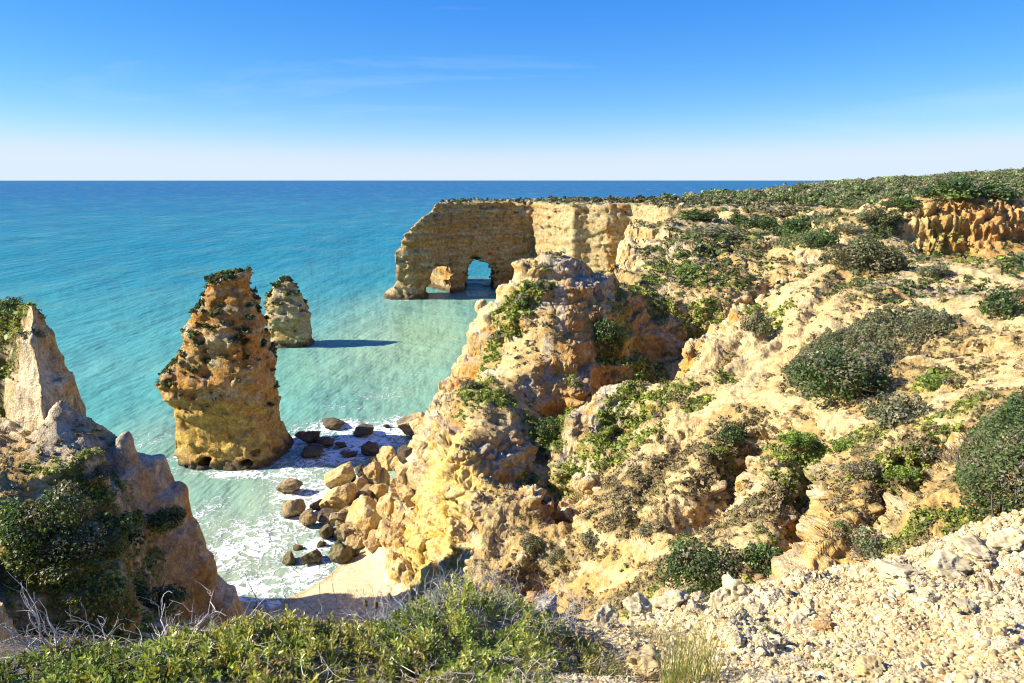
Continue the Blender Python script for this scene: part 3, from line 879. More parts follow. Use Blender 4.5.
def mat_sea():
    m, nt, b = mat_base('sea_water', .3, 0.0)
    b.inputs['IOR'].default_value = 1.33
    L = nt.links
    col = nd(nt, 'ShaderNodeAttribute', attribute_name='Col'); fo = nd(nt, 'ShaderNodeAttribute', attribute_name='Foam')
    tc = nd(nt, 'ShaderNodeTexCoord')
    wn = nd(nt, 'ShaderNodeTexNoise', Scale=.16, Detail=5.0, Roughness=.6)
    L.new(tc.outputs['Object'], wn.inputs['Vector'])
    # warp, then lace: distance to the edges of drifting cells
    sub = nd(nt, 'ShaderNodeVectorMath', operation='SUBTRACT'); sub.inputs[1].default_value = (.5, .5, .5); L.new(wn.outputs['Color'], sub.inputs[0])
    sc = nd(nt, 'ShaderNodeVectorMath', operation='SCALE'); sc.inputs['Scale'].default_value = 9.0; L.new(sub.outputs[0], sc.inputs[0])
    ad = nd(nt, 'ShaderNodeVectorMath', operation='ADD'); L.new(tc.outputs['Object'], ad.inputs[0]); L.new(sc.outputs[0], ad.inputs[1])
    mp = nd(nt, 'ShaderNodeMapping'); mp.inputs['Scale'].default_value = (.55, .85, 1); mp.inputs['Rotation'].default_value = (0, 0, .5); L.new(ad.outputs[0], mp.inputs[0])
    def lace(scale, hi):
        vo = nd(nt, 'ShaderNodeTexVoronoi', feature='DISTANCE_TO_EDGE', Scale=scale); L.new(mp.outputs[0], vo.inputs['Vector'])
        mr = nd(nt, 'ShaderNodeMapRange'); mr.inputs[1].default_value = 0; mr.inputs[2].default_value = hi; mr.inputs[3].default_value = 1; mr.inputs[4].default_value = 0
        L.new(vo.outputs['Distance'], mr.inputs[0]); return mr.outputs[0]
    a1, a2 = lace(1.0, .32), lace(2.7, .34)
    fn = nd(nt, 'ShaderNodeTexNoise', Scale=.75, Detail=7.0, Roughness=.7); L.new(ad.outputs[0], fn.inputs['Vector'])
    def math_(op, p, q):
        n = nd(nt, 'ShaderNodeMath', operation=op)
        for k, s_ in ((0, p), (1, q)):
            if isinstance(s_, (int, float)): n.inputs[k].default_value = s_
            else: L.new(s_, n.inputs[k])
        return n.outputs[0]
    pat = math_('ADD', math_('MULTIPLY', a1, .34), math_('MULTIPLY', a2, .20))
    pat = math_('ADD', pat, math_('MULTIPLY', fn.outputs[0], .75))          # about .2 to 1.1
    lim = math_('SUBTRACT', 1.08, math_('MULTIPLY', fo.outputs['Fac'], .60))
    fm = nd(nt, 'ShaderNodeMapRange', interpolation_type='SMOOTHSTEP'); L.new(math_('SUBTRACT', pat, lim), fm.inputs[0])
    fm.inputs[1].default_value = -.02; fm.inputs[2].default_value = .22
    cm = nd(nt, 'ShaderNodeMix', data_type='RGBA'); L.new(fm.outputs[0], cm.inputs[0]); L.new(col.outputs['Color'], cm.inputs[6]); cm.inputs[7].default_value = (.82, .83, .82, 1)
    L.new(cm.outputs[2], b.inputs['Base Color'])
    rr = nd(nt, 'ShaderNodeMapRange'); L.new(fm.outputs[0], rr.inputs[0]); rr.inputs[3].default_value = .22; rr.inputs[4].default_value = .8; L.new(rr.outputs[0], b.inputs['Roughness'])
    # ripples, three sizes so that near and far water both carry texture
    hs = None
    for s_, st in ((.9, .25), (.22, .8), (.05, 2.2), (.012, 6.0)):
        mp2 = nd(nt, 'ShaderNodeMapping'); mp2.inputs['Rotation'].default_value = (0, 0, -math.radians(62)); mp2.inputs['Scale'].default_value = (1, .35, 1); L.new(tc.outputs['Object'], mp2.inputs[0])
        n = nd(nt, 'ShaderNodeTexNoise', Scale=s_, Detail=3.0, Roughness=.55); L.new(mp2.outputs[0], n.inputs['Vector'])
        t = math_('MULTIPLY', n.outputs[0], st); hs = t if hs is None else math_('ADD', hs, t)
    hs = math_('ADD', hs, math_('MULTIPLY', fm.outputs[0], .12))
    bp = nd(nt, 'ShaderNodeBump', Strength=.9, Distance=1.0); L.new(hs, bp.inputs['Height']); L.new(bp.outputs[0], b.inputs['Normal'])
    # rough open water mirrors only part of the low sky
    gl = nd(nt, 'ShaderNodeBsdfGlossy'); gl.inputs['Roughness'].default_value = .18; L.new(bp.outputs[0], gl.inputs['Normal'])
    fr = nd(nt, 'ShaderNodeFresnel', IOR=1.33); L.new(bp.outputs[0], fr.inputs['Normal'])
    ms = nd(nt, 'ShaderNodeMixShader'); L.new(math_('MULTIPLY', math_('MULTIPLY', fr.outputs[0], .30), math_('SUBTRACT', 1.0, fm.outputs[0])), ms.inputs[0])
    L.new(b.outputs[0], ms.inputs[1]); L.new(gl.outputs[0], ms.inputs[2]); L.new(ms.outputs[0], nt.nodes['Material Output'].inputs['Surface'])
    return m


tag(link('sea', se, mat_sea()), kind='structure')
# ------------------------------------------------------------------ sea stacks and the arch, grown as solids
def grow(bounds, h, base, noise, band=2.2):
    (x0, x1), (y0, y1), (z0, z1) = bounds
    xs, ys, zs = np.arange(x0, x1, h), np.arange(y0, y1, h), np.arange(z0, z1, h)
    X, Y, Z = np.meshgrid(xs, ys, zs, indexing='ij')
    D = base(X, Y, Z)
    k = np.abs(D) < band
    D[k] += noise(X[k], Y[k], Z[k])
    V, Fq = surface_nets(D, (x0, y0, z0), h)
    return V, Fq


def biggest_piece(V, Fq):       # drop loose crumbs
    n = len(V); lab = np.arange(n)
    E = np.concatenate([Fq[:, [0, 1]], Fq[:, [1, 2]], Fq[:, [2, 3]], Fq[:, [3, 0]]])
    for _ in range(400):
        m = np.minimum(lab[E[:, 0]], lab[E[:, 1]])
        l2 = lab.copy(); np.minimum.at(l2, E[:, 0], m); np.minimum.at(l2, E[:, 1], m); l2 = l2[l2]
        if (l2 == lab).all(): break
        lab = l2
    keep = lab[Fq[:, 0]] == np.bincount(lab).argmax()
    idx, F2 = submesh(V, Fq, keep)
    return V[idx], F2


def rock_noise(seed, big=1.0, bedL=1.0, bedw=1.0):
    def f(X, Y, Z):
        w = fbm(X / 6, Y / 6, Z / 6, 2, seed + 40) * 1.8
        bedz = (Z + w) / bedL
        b1 = fbm(X / 12, Y / 12, bedz / 1.1, 4, seed, .6)                      # hard and soft beds
        n1 = fbm(X / 3.2, Y / 3.2, Z / 2.2, 4, seed + 1, .55)
        rg = fbm(X / 1.7, Y / 1.7, Z / 1.3, 4, seed + 2, .55, ridge=True)
        wf = worley(X / 1.5, Y / 1.5, Z / .95, seed + 3)
        pit = sstep(.30, .12, worley(X / 2.8, Y / 2.8, Z / 2.0, seed + 4)[0])
        bd = beds(Z + w * .8, bedL * 1.25, seed % 7)
        ck = sstep(.07, 0, np.abs(pn(X / 3.0, Y / 3.0, Z / 16, seed + 6))) * .45
        return -big * (b1 * .3 * bedw + bd * .55 * bedw + n1 * .6 - ck + (rg - .4) * .30 + ((wf[2] - .5) * sstep(0, .25, wf[1] - wf[0]) * .8 - sstep(.15, 0, wf[1] - wf[0]) * .2) * .8) + pit * .8 * big
    return f


def stack_base(rows, D0, dr, flat=3.4, inset=.8):
    R_ = np.array(rows, float)
    P0 = np.array([at_d(px, py, D0) for py, px, _ in R_]); P1 = np.array([at_d(px, py, D0) for py, _, px in R_])
    zr = P0[:, 2][::-1]; cx = ((P0[:, 0] + P1[:, 0]) / 2)[::-1]; hw = ((P1[:, 0] - P0[:, 0]) / 2)[::-1]
    zt = zr[-1]
    def f(X, Y, Z):
        c = np.interp(Z, zr, cx); w = np.interp(Z, zr, hw) - inset
        q = (np.abs((X - c) / w) ** flat + np.abs((Y - D0) / (w * dr)) ** flat) ** (1 / flat)
        d = (q - 1) * w * .85
        return np.maximum(d, Z - zt)
    lo = np.array([(cx - hw).min() - 2, D0 - hw.max() * dr - 2, -2.0]); hi = np.array([(cx + hw).max() + 2, D0 + hw.max() * dr + 2, zt + 2])
    return f, list(zip(lo, hi))


def stack_colour(V, N, warm, seed, moss):
    x, y, z = V.T
    hz = z / z.max()
    c = rock_colour(x, y, z, N, warm + .15 * fbm(x / 5, y / 5, z / 5, 2, seed), seed)
    g = sstep(.45, .8, N[:, 2] + fbm(x / 1.8, y / 1.8, z / 1.8, 3, seed + 5) * .8 - .18) * sstep(moss[0], moss[1], z)
    c = mix(c, mix(DGREEN * 1.2, GREEN * .7, sstep(-.2, .3, fbm(x, y, z, 3, seed + 6))), g * .8)
    c = mix(c, mix(YELLOW * .92, OCHRE, sstep(-.1, .4, fbm(x / 4, y / 4, z / 1.5, 3, seed + 9))), sstep(.42, .25, hz + fbm(x / 4, y / 4, z / 2, 2, seed + 8) * .15) * .75 * (warm > .6))
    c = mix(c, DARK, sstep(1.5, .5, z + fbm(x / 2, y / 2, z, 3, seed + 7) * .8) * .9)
    return c, g


S1 = [(274, 212, 253), (278, 206, 256), (283, 202, 257), (292, 199, 257), (300, 202, 258), (310, 192, 262), (325, 184, 267), (340, 181, 272), (355, 176, 275), (370, 165, 277), (388, 163, 277), (400, 172, 278), (410, 181, 279), (420, 180, 280), (430, 180, 283), (440, 181, 287), (450, 182, 291), (460, 186, 296), (468, 189, 298), (480, 186, 300)]
S2 = [(277, 281, 291), (280, 277, 295), (285, 272, 300), (295, 266, 305), (305, 263, 310), (315, 263, 313), (325, 267, 313), (335, 269, 315), (345, 268, 317), (352, 268, 318)]


def tufts(V, N, prob, n, size, cols, seed, up=.5, quads=9, dist=None):
    """small leafy cushions rooted on a surface"""
    r = np.random.default_rng(seed)
    p = prob / prob.sum()
    k = r.choice(len(V), n, p=p)
    s = size * np.exp(r.normal(0, .35, n))
    if dist is not None: s = s * np.clip(dist[k] / 60.0, .4, 1.8)
    kk = np.repeat(k, quads); ss = np.repeat(s, quads)
    off = r.normal(size=(n * quads, 3)); off /= np.linalg.norm(off, axis=1)[:, None]; off *= r.uniform(.3, 1, (n * quads, 1)) ** .5
    nr = N[kk] * .5 + np.array([0, 0, up])
    off[:, 2] = np.abs(off[:, 2]) * .8
    T = V[kk] + off * ss[:, None] + nr * ss[:, None] * .2
    R = frame_from(off * .9 + r.normal(size=off.shape) * .5 + [0, 0, .3], r)
    bV = np.array([[-.5, 0, 0], [0, -.32, .06], [.5, 0, 0], [0, .32, -.06]]); bF = np.array([[0, 1, 2, 3]])
    VV, FF = instance(bV, bF, R, ss * r.uniform(.7, 1.2, n * quads), T)
    ci = r.integers(0, len(cols), n)
    cc = np.asarray(cols)[ci] * np.exp(r.normal(0, .22, (n, 1)))
    cc = np.repeat(cc, quads, 0) * np.exp(r.normal(0, .2, (n * quads, 1)))
    return VV, FF, np.repeat(cc, 4, 0)


def make_stack(name, rows, D0, dr, h, seed, warm, moss, label, big, ntuft, tsize, pits=()):
    f, bd = stack_base(rows, D0, dr)
    def base(X, Y, Z):
        d = f(X, Y, Z)
        for (px, py, rx, ry, dep) in pits:
            P = at_d(px, py, D0); k = 1 / FPX * D0
            q = np.sqrt(((X - P[0]) / (rx * k)) ** 2 + ((Z - P[2]) / (ry * k)) ** 2 + ((Y - (D0 - dr * 7)) / dep) ** 2)
            d = np.maximum(d, -(q - 1) * rx * k)
        return d
    V, Fq = biggest_piece(*grow(bd, h, base, rock_noise(seed, big, 1.3, 1.2)))
    N = vnormals(V, Fq)
    c, g = stack_colour(V, N, warm, seed, moss)
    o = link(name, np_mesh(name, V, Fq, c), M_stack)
    tag(o, label, 'sea stack')
    vis = (N[:, 1] < .5)
    pr = g * vis * (V[:, 2] > moss[0]) + 1e-9
    tv, tf, tcc = tufts(V, N, pr, ntuft, tsize, [[.05, .075, .02], [.09, .12, .025], [.035, .05, .018], [.12, .10, .05]], seed)
    link('foliage', np_mesh('foliage', tv, tf, tcc, False), M_leaf, o)
    return o


make_stack('sea_stack', S1, 84.0, .95, .19, 601, .80, (5, 9), 'tall leaning ochre sea stack with green tufts on its ledges and two small caves', .62, 1500, .24, pits=((222, 446, 8, 5, 4.5), (262, 446, 9, 5, 4.5)))
make_stack('sea_stack', S2, 144.0, .9, .27, 631, .45, (6, 9), 'smaller pale pointed sea stack standing behind the tall one', .62, 420, .30)


def XD(px, D):
    return (px - 512) / FPX * (D * CP + CAM_H * SP)     # sideways position near sea level


ARCH_FRONT = [(376, 209), (392, 200), (410, 200), (429, 202), (440, 207), (452, 213), (482, 218), (515, 221), (532, 221), (538, 215), (547, 206), (559, 199), (571, 193.5), (586, 194), (606, 191), (628, 192), (638, 187), (648, 178), (662, 171), (684, 169), (704, 168)]
AP = [(XD(px, D), D) for px, D in ARCH_FRONT] + [(72, 170), (80, 215), (60, 262), (30, 262), (14, 252), (-8, 248), (-26, 238), (-34, 222)]
_zl = [-3, 0, 1.5, 3, 5, 13, 17.5, 22.5, 24.5, 27]; _pl = [384, 384, 386, 396, 398, 399, 408, 428, 436, 440]
_xl = [XD(p, 205) for p in _pl]


def arch_base(X, Y, Z):
    p2 = sd_poly(X[:, :, 0], Y[:, :, 0], AP)
    d = np.repeat(p2[:, :, None], X.shape[2], 2)
    d = d - .8 * sstep(3, 0, Z) + .5 * sstep(20, 26, Z)
    d = np.maximum(d, (np.interp(Z, _zl, _xl) - X) * .85)
    top = 25.6 + .5 * sstep(0, 20, X)
    d = np.maximum(d, Z - top)
    def tunnel(pxa, pxb, zt, D1, y0, y1):
        xa, xb = XD(pxa, D1), XD(pxb, D1)
        u0 = (xa + xb) / 2 / (D1); a = (xb - xa) / 2
        q = np.sqrt(((X - u0 * Y + fbm(X / 4, Y / 8, Z / 3, 3, 690) * 1.5) / a) ** 2 + (np.maximum(Z, 0) / zt) ** 2.6)
        return np.maximum((q - 1) * a * .8, np.maximum(y0 - Y, Y - y1))
    t1 = tunnel(427, 450, 8.9, 208, 195, 213.5)
    t2 = tunnel(464, 494, 9.4, 218, 200, 275)
    # hollow behind the seaward leg, open to the left: its far wall takes the sun
    xw = XD(449, 214) - (Y - 214) * .75
    q = np.maximum(X - xw, np.maximum(212.5 - Y, (Z - 9.0 - np.maximum(0, -21 - X) * .8) * .8))
    for t in (t1, t2, q): d = np.maximum(d, -t)
    return d


V, Fq = biggest_piece(*grow(((-42, 74), (166, 256), (-1.5, 28.5)), .5, arch_base, rock_noise(661, 1.0, .62, .95), 3.0))
N = vnormals(V, Fq)
ax, ay, az = V.T
c = rock_colour(ax, ay, az, N, .60 + .2 * fbm(ax / 14, ay / 14, az / 4, 3, 671), 50)
lay = fbm(ax / 60, ay / 60, az / .9, 3, 673)
c = mix(c, OCHRE * .8, sstep(.1, .4, lay) * .6); c = mix(c, CREAM, sstep(.1, .4, -lay) * .5)
c = mix(c, DARK * 3, sstep(.12, .4, fbm(ax / 50, ay / 50, az / .6, 3, 674)) * .6)
c = mix(c, ORANGE * .9, sstep(.1, .4, fbm(ax / 8, ay / 8, az / 3, 3, 676)) * .5)
c = mix(c, CREAM * 1.05, sstep(4, 14, ax) * sstep(.0, .4, -N[:, 0]) * .6)  # sun put into the colour: walls facing left are painted paler cream
gtop = sstep(.6, .85, N[:, 2]) * sstep(20, 24, az)
c = mix(c, DGREEN * 1.6, gtop * sstep(-.2, .2, fbm(ax / 3, ay / 3, az, 3, 675)) * .9)
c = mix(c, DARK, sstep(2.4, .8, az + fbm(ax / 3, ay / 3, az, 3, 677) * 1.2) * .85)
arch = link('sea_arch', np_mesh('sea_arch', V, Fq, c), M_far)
tag(arch, 'long flat topped limestone headland with sea arches through its seaward end', 'sea arch')
tv, tf, tcc = tufts(V, N, gtop * (ay < 250) + 1e-9, 900, .55, [[.05, .06, .02], [.035, .05, .018], [.10, .09, .05]], 679)
link('foliage', np_mesh('foliage', tv, tf, tcc, False), M_leaf, arch)

# ------------------------------------------------------------------ boulders
def boulder_shape(seed, sub=4, cuts=9, rough=.07, lo=.42, hi=.78):
    r = np.random.default_rng(seed)
    V, Fq = ico(sub); V = V.copy()
    for _ in range(cuts):
        n = r.normal(size=3); n /= np.linalg.norm(n)
        d = r.uniform(lo, hi)
        o = V @ n - d
        V -= np.maximum(o, 0)[:, None] * n
    N = V / np.linalg.norm(V, axis=1)[:, None]
    if sub >= 3:
        a = fbm(V[:, 0] * 2.0 + seed, V[:, 1] * 2.0, V[:, 2] * 2.0, 4, seed, .55)
        w = worley(V[:, 0] * 3.2, V[:, 1] * 3.2 + seed, V[:, 2] * 3.2, seed)
        V = V + N * (a * rough * 1.6 + (w[2] - .5) * sstep(0, .25, w[1] - w[0]) * rough * 1.6 - sstep(.14, 0, w[1] - w[0]) * rough * .5)[:, None]
    else:
        V = V * (1 + r.normal(0, .05, (len(V), 1)))
    return V, Fq


def boulder_mesh(name, seed, tone, sub=4):
    V, Fq = boulder_shape(seed, sub)
    N = vnormals(V, Fq)
    n = fbm(V[:, 0] * 1.5 + seed, V[:, 1] * 1.5, V[:, 2] * 1.5, 4, 700 + seed); n2 = fbm(V[:, 0] * 5 + seed, V[:, 1] * 5, V[:, 2] * 5, 3, 710 + seed)
    if tone == 'gold': c = mix(CREAM * .95, OCHRE * 1.05, sstep(-.3, .4, n)); c = mix(c, CREAM, sstep(0, .4, n2) * .5); c = mix(c, DARK * 2.5, sstep(.2, .5, n2) * .5)
    elif tone == 'dark': c = mix(DARK * 1.4, np.array([.20, .14, .075]), sstep(-.2, .5, n))  # mostly for rocks in the stack shadow, their shade put into the colour
    elif tone == 'moss': c = mix(np.array([.20, .16, .08]), np.array([.07, .085, .03]), sstep(-.1, .3, n)); c = mix(c, DARK, sstep(.1, .5, n2) * .6)
    else: c = mix(np.array([.42, .29, .13]), DARK * 2.4, sstep(-.2, .4, n))
    if tone != 'gold': c = mix(c, DARK * .8, sstep(-.05, -.4, V[:, 2] + n2 * .3) * .85)      # wet, weedy foot
    return np_mesh(name, V, Fq, c)


SHAPES = {(t, k): boulder_mesh('boulder', 740 + k * 7 + i * 31, t) for i, t in enumerate(('gold', 'dark', 'moss', 'brown')) for k in range(5)}
for me in SHAPES.values(): me.materials.append(M_boulder)
# px, py of centre, width, height in pixels, tone, label (None: one of the unremarkable ones)
BOULDERS = [
    (333.5, 424, 24, 9, 'dark', 'long low dark rock awash in the foam beyond the stack shadow'), (362.5, 431, 19, 11, 'dark', 'dark pointed rock at the lit edge of the stack shadow'), (387, 427, 8, 4, 'dark', None),
    (411.7, 427, 33, 20, 'brown', 'large slanting brown slab leaning against the foot of the buttress'), (308, 439, 24, 13, 'dark', 'black rock in the stack shadow closest to the tall stack'), (325, 442, 18, 8, 'dark', None), (311, 452, 21, 12, 'dark', 'black rock just below another one in the stack shadow'),
    (341, 446, 13, 5, 'dark', None), (368, 450, 17, 14, 'dark', 'black upright rock in the middle of the stack shadow'), (349, 456, 18, 6, 'dark', None), (387, 460, 23, 19, 'gold', 'square flat topped golden block crowning the rock pile'), (407, 453, 18, 16, 'dark', 'dark rock squeezed between golden block and buttress'),
    (340.6, 478, 28, 21, 'gold', 'broad golden boulder at the seaward end of the pile'), (360, 471, 13, 11, 'dark', None), (373, 476, 18, 21, 'gold', 'tall golden boulder leaning just below the square block'), (382, 478, 15, 14, 'gold', None), (288.8, 488, 20, 12, 'brown', 'lone brown rock in the foam near the tall stack base'),
    (340, 502, 32, 28, 'gold', 'big rounded ochre boulder at the water side of the pile'), (365, 522, 35, 33, 'gold', 'largest golden boulder at the front of the pile'), (391, 511, 21, 28, 'gold', 'steep pointed golden boulder next to the largest one'), (357, 487, 19, 13, 'gold', None), (363, 500, 17, 16, 'brown', None), (378, 495, 22, 19, 'gold', None),
    (291.7, 510, 18, 20, 'brown', 'pointed brown rock standing alone in the surf'), (316.6, 507, 15, 10, 'dark', None), (309, 520, 15, 14, 'brown', None), (324, 516, 16, 10, 'dark', None), (337, 521, 17, 12, 'brown', None), (325, 533, 17, 14, 'moss', None), (339, 534, 16, 12, 'moss', None),
    (396.5, 536, 18, 19, 'gold', 'golden block at the top of the sand beside the cliff foot'), (398.5, 520, 13, 13, 'gold', None), (337, 556, 24, 16, 'moss', 'mossy flat rock at the edge of the sand'), (308.7, 559, 18, 13, 'moss', 'mossy rock in the wash left of the sand'), (288, 559, 15, 11, 'moss', 'small dark mossy rock farthest out in the wash'),
    (372, 548, 20, 11, 'gold', 'low pale rock lying on the upper sand'), (382, 535, 13, 12, 'gold', None), (394.7, 558, 11, 8, 'gold', None), (401, 468, 18, 18, 'gold', None), (404, 484, 19, 24, 'gold', None), (338.5, 544, 9, 6, 'moss', None), (356, 553, 8, 6, 'moss', None), (395.6, 489, 16, 15, 'gold', None), (384, 543, 9, 8, 'gold', None),
    (372, 463, 10, 9, 'brown', None), (350, 512, 12, 11, 'brown', None), (347, 527, 12, 10, 'gold', None), (379, 512, 13, 13, 'gold', None), (409, 500, 14, 16, 'gold', None), (386, 525, 11, 10, 'gold', None), (402, 545, 12, 12, 'gold', None), (369, 492, 12, 10, 'brown', None), (352, 478, 10, 8, 'dark', None), (325, 522, 9, 7, 'brown', None), (298, 548, 9, 6, 'moss', None), (320, 545, 9, 6, 'moss', None),
]
rb_ = np.random.default_rng(1201)
for _ in range(46):
    t_ = rb_.uniform(0, 1); px = 332 + 72 * t_ + rb_.normal(0, 9); py = 552 - 70 * rb_.uniform(.1, 1.0) * (.5 + .5 * t_)
    s_ = rb_.uniform(6, 13)
    BOULDERS.append((px, py, s_ * rb_.uniform(1, 1.4), s_, 'gold' if px > 348 else 'brown', None))
for i, (px, py, w, h, tone, lab) in enumerate(BOULDERS):
    base = hit(px, py + h * .45)[0]
    if base[2] < 0: base = at_z(px, py + h * .45, 0.0)
    d = np.linalg.norm(base - [0, 0, CAM_H]); k = d / FPX
    rx, rz = w * k / 2 * 1.12, h * k / 2 * 1.12
    o = link('boulder', SHAPES[(tone, i % 5)])
    ry = max(rx, rz) * .9
    o.scale = (rx * 1.1, ry * 1.1, rz * 1.3)
    o.rotation_euler = (0, 0, (i * 2.4) % 6.28) if abs(rx - rz) < .35 * rx else (0, 0, ((i * 1.3) % .6) - .3)
    o.location = (base[0], base[1] + ry * .6, base[2] + rz * .6)
    if lab: tag(o, lab, 'boulder', 'boulders below the buttress')
    else: tag(o, {'gold': 'small golden boulder among the pile below the buttress', 'dark': 'small black rock in the foam below the buttress', 'moss': 'small mossy rock in the wash beside the sand', 'brown': 'small brown rock on the seaward side of the boulder pile'}[tone], 'boulder', 'boulders below the buttress')
# ------------------------------------------------------------------ shrubs
LEAF4 = (np.array([[-.5, 0, 0], [0, -.3, .07], [.5, 0, 0], [0, .3, -.05]]), np.array([[0, 1, 2, 3]]))
# a real leaf: folded along its midrib, pointed
LEAF6 = (np.array([[0, 0, 0], [.35, -.21, .05], [.35, 0, -.02], [.35, .21, .05], [.75, -.16, .03], [.75, 0, -.03], [.75, .16, .03], [1.0, 0, -.06]]),
         np.array([[0, 1, 2, 2], [0, 2, 3, 3], [1, 4, 5, 2], [2, 5, 6, 3], [4, 7, 5, 5], [5, 7, 6, 6]]))


def tri_fix(F):          # quads with a doubled corner -> two triangles lists
    out = []
    for f in F:
        if f[2] == f[3]: out.append(f[:3])
        else: out += [[f[0], f[1], f[2]], [f[0], f[2], f[3]]]
    return np.array(out)


LEAF6 = (LEAF6[0], tri_fix(LEAF6[1].tolist()))


def bush(seed, n, leaf, lobes=16, cols=None, flat=1.0, inner=.25, base=LEAF4, up=.35, dead_p=.13):
    """leaves on a heap of lobes inside a unit dome (radius 1, height about 1)"""
    r = np.random.default_rng(seed)
    cen = []; rad = []
    for i in range(lobes):
        a = r.uniform(0, 6.28); q = r.uniform(0, 1) ** .5 * .84
        hh = math.sqrt(max(0, 1 - q * q)) * r.uniform(.05, .80)
        cen.append((math.cos(a) * q, math.sin(a) * q, hh)); rad.append(r.uniform(.12, .36) * (1.25 if lobes < 20 else 1))
    cen = np.array(cen); rad = np.array(rad)
    k = r.choice(lobes, n, p=rad ** 2 / (rad ** 2).sum())
    d = r.normal(size=(n, 3)); d[:, 2] += .25; d /= np.linalg.norm(d, axis=1)[:, None]
    t = np.where(r.uniform(size=n) < inner, r.uniform(.35, .9, n), r.uniform(.86, 1.08, n))
    T = cen[k] + d * (rad[k] * t)[:, None]
    T[:, 2] = np.abs(T[:, 2]) * flat
    ok = np.ones(n, bool)
    R = frame_from(d + r.normal(size=(n, 3)) * .55 + [0, 0, up], r)
    S = leaf * r.uniform(.65, 1.3, n)
    V, F = instance(base[0], base[1], R, S, T)
    cols = np.array(cols or [[.045, .07, .02], [.07, .10, .028], [.10, .13, .035], [.035, .055, .02]])
    lc = r.integers(0, len(cols), lobes)
    lt = np.exp(r.normal(0, .28, lobes))
    dead = r.uniform(size=lobes) < dead_p
    c = lt[k][:, None] * cols[np.where(r.uniform(size=n) < .6, lc[k], r.integers(0, len(cols), n))] * np.exp(r.normal(0, .25, (n, 1)))
    dm = dead[k] & (r.uniform(size=n) < .75)
    c[dm] = np.array([.24, .19, .125]) * np.exp(r.normal(0, .25, (dm.sum(), 1)))
    return V, F, np.repeat(c, len(base[0]), 0)


def stems(seed, n, length, rad, spread=.9, up=.8, wig=.25, seg=5, base_r=.25, fork=2, grey=(.30, .26, .21)):
    """bare branching twigs, four sided, tapering"""
    r = np.random.default_rng(seed)
    Vs = []; Fs = []; off = 0
    def tube(p0, d0, L, rd, depth):
        nonlocal off
        P = [np.array(p0)]; d = np.array(d0, float)
        for s_ in range(seg):
            d = d + r.normal(0, wig, 3); d /= np.linalg.norm(d)
            P.append(P[-1] + d * L / seg)
        P = np.array(P); rr = np.linspace(rd, rd * .35, seg + 1)
        tn = np.gradient(P, axis=0); tn /= np.linalg.norm(tn, axis=1)[:, None]
        a = np.cross(tn, [.3, .5, .81]); a /= np.linalg.norm(a, axis=1)[:, None] + 1e-9
        b = np.cross(tn, a)
        ring = np.stack([P + a * rr[:, None], P + b * rr[:, None], P - a * rr[:, None], P - b * rr[:, None]], 1)
        Vs.append(ring.reshape(-1, 3))
        for i in range(seg):
            for q in range(4):
                Fs.append([off + i * 4 + q, off + i * 4 + (q + 1) % 4, off + (i + 1) * 4 + (q + 1) % 4, off + (i + 1) * 4 + q])
        off += 4 * (seg + 1)
        if depth > 0:
            for _ in range(r.integers(1, fork + 2)):
                i = r.integers(1, seg)
                dd = tn[i] + r.normal(0, .55, 3); dd /= np.linalg.norm(dd)
                tube(P[i], dd, L * r.uniform(.35, .65), rd * .55, depth - 1)
    for _ in range(n):
        a = r.uniform(0, 6.28); q = r.uniform(0, 1) ** .5 * base_r
        d = np.array([math.cos(a) * spread * r.uniform(.2, 1), math.sin(a) * spread * r.uniform(.2, 1), up])
        d /= np.linalg.norm(d)
        tube((math.cos(a) * q, math.sin(a) * q, 0), d, length * r.uniform(.6, 1.1), rad, 2 if fork > 1 else 1)
    V = np.concatenate(Vs)
    c = np.tile(grey, (len(V), 1)) * np.repeat(np.exp(r.normal(0, .25, (len(V) // (4 * (seg + 1)), 1))), 4 * (seg + 1), 0)
    return V, np.array(Fs), c


CD = [[.060, .102, .027], [.085, .133, .034], [.119, .170, .044], [.048, .078, .027]]          # dense dark green
CG = [[.145, .160, .080], [.189, .189, .109], [.116, .145, .058], [.217, .189, .131]]                 # grey green, half dry
CB = [[.126, .196, .028], [.168, .238, .035], [.098, .154, .028]]                                   # fresh green
CO = [[.120, .141, .056], [.160, .168, .064], [.096, .112, .048], [.192, .160, .096]]               # olive
BUSH = {}
for kind, cols in (('dark', CD), ('grey', CG), ('fresh', CB), ('olive', CO)):
    for big in (0, 1, 2):
        n, lf = ((700, .19), (2600, .115), (6500, .075))[big]
        v, f, c = bush(800 + big * 3 + len(BUSH), n, lf, 12 + 16 * big, cols)
        BUSH[(kind, big)] = np_mesh('foliage', v, f, c, False); BUSH[(kind, big)].materials.append(M_leaf)
sv, sf, scc = stems(850, 9, .95, .03, spread=1.0, up=.7, grey=(.16, .12, .08))
STEMS = np_mesh('stems', sv, sf, scc); STEMS.materials.append(M_wood)


def place_bush(px, py, w, h, kind, label, group=None, name='shrub', lean=0, depth=1.0, big=None, rot=None):
    """px, py: where the foot of the bush meets the ground in the photograph, w and h its size in pixels"""
    P = hit(px, py)[0]
    d = np.linalg.norm(P - [0, 0, CAM_H]); k = d / FPX
    big = (2 if w > 60 else 1 if w > 24 else 0) if big is None else big
    e = empty(name, (P[0], P[1] + w * k * .3 * depth, samp_ground(P[0], P[1] + w * k * .3 * depth)))
    rx = w * k / 2
    e.rotation_euler = (0, 0, rot if rot is not None else (px * 7.3 % 6.28 if depth == 1.0 else lean))
    e.scale = (rx, rx * depth, max(h * k * .95, rx * .45))
    tag(e, label, 'shrub', group)
    for me, nm in ((BUSH[(kind, big)], 'foliage'), (STEMS, 'stems')):
        link(nm, me, None, e)
    return e


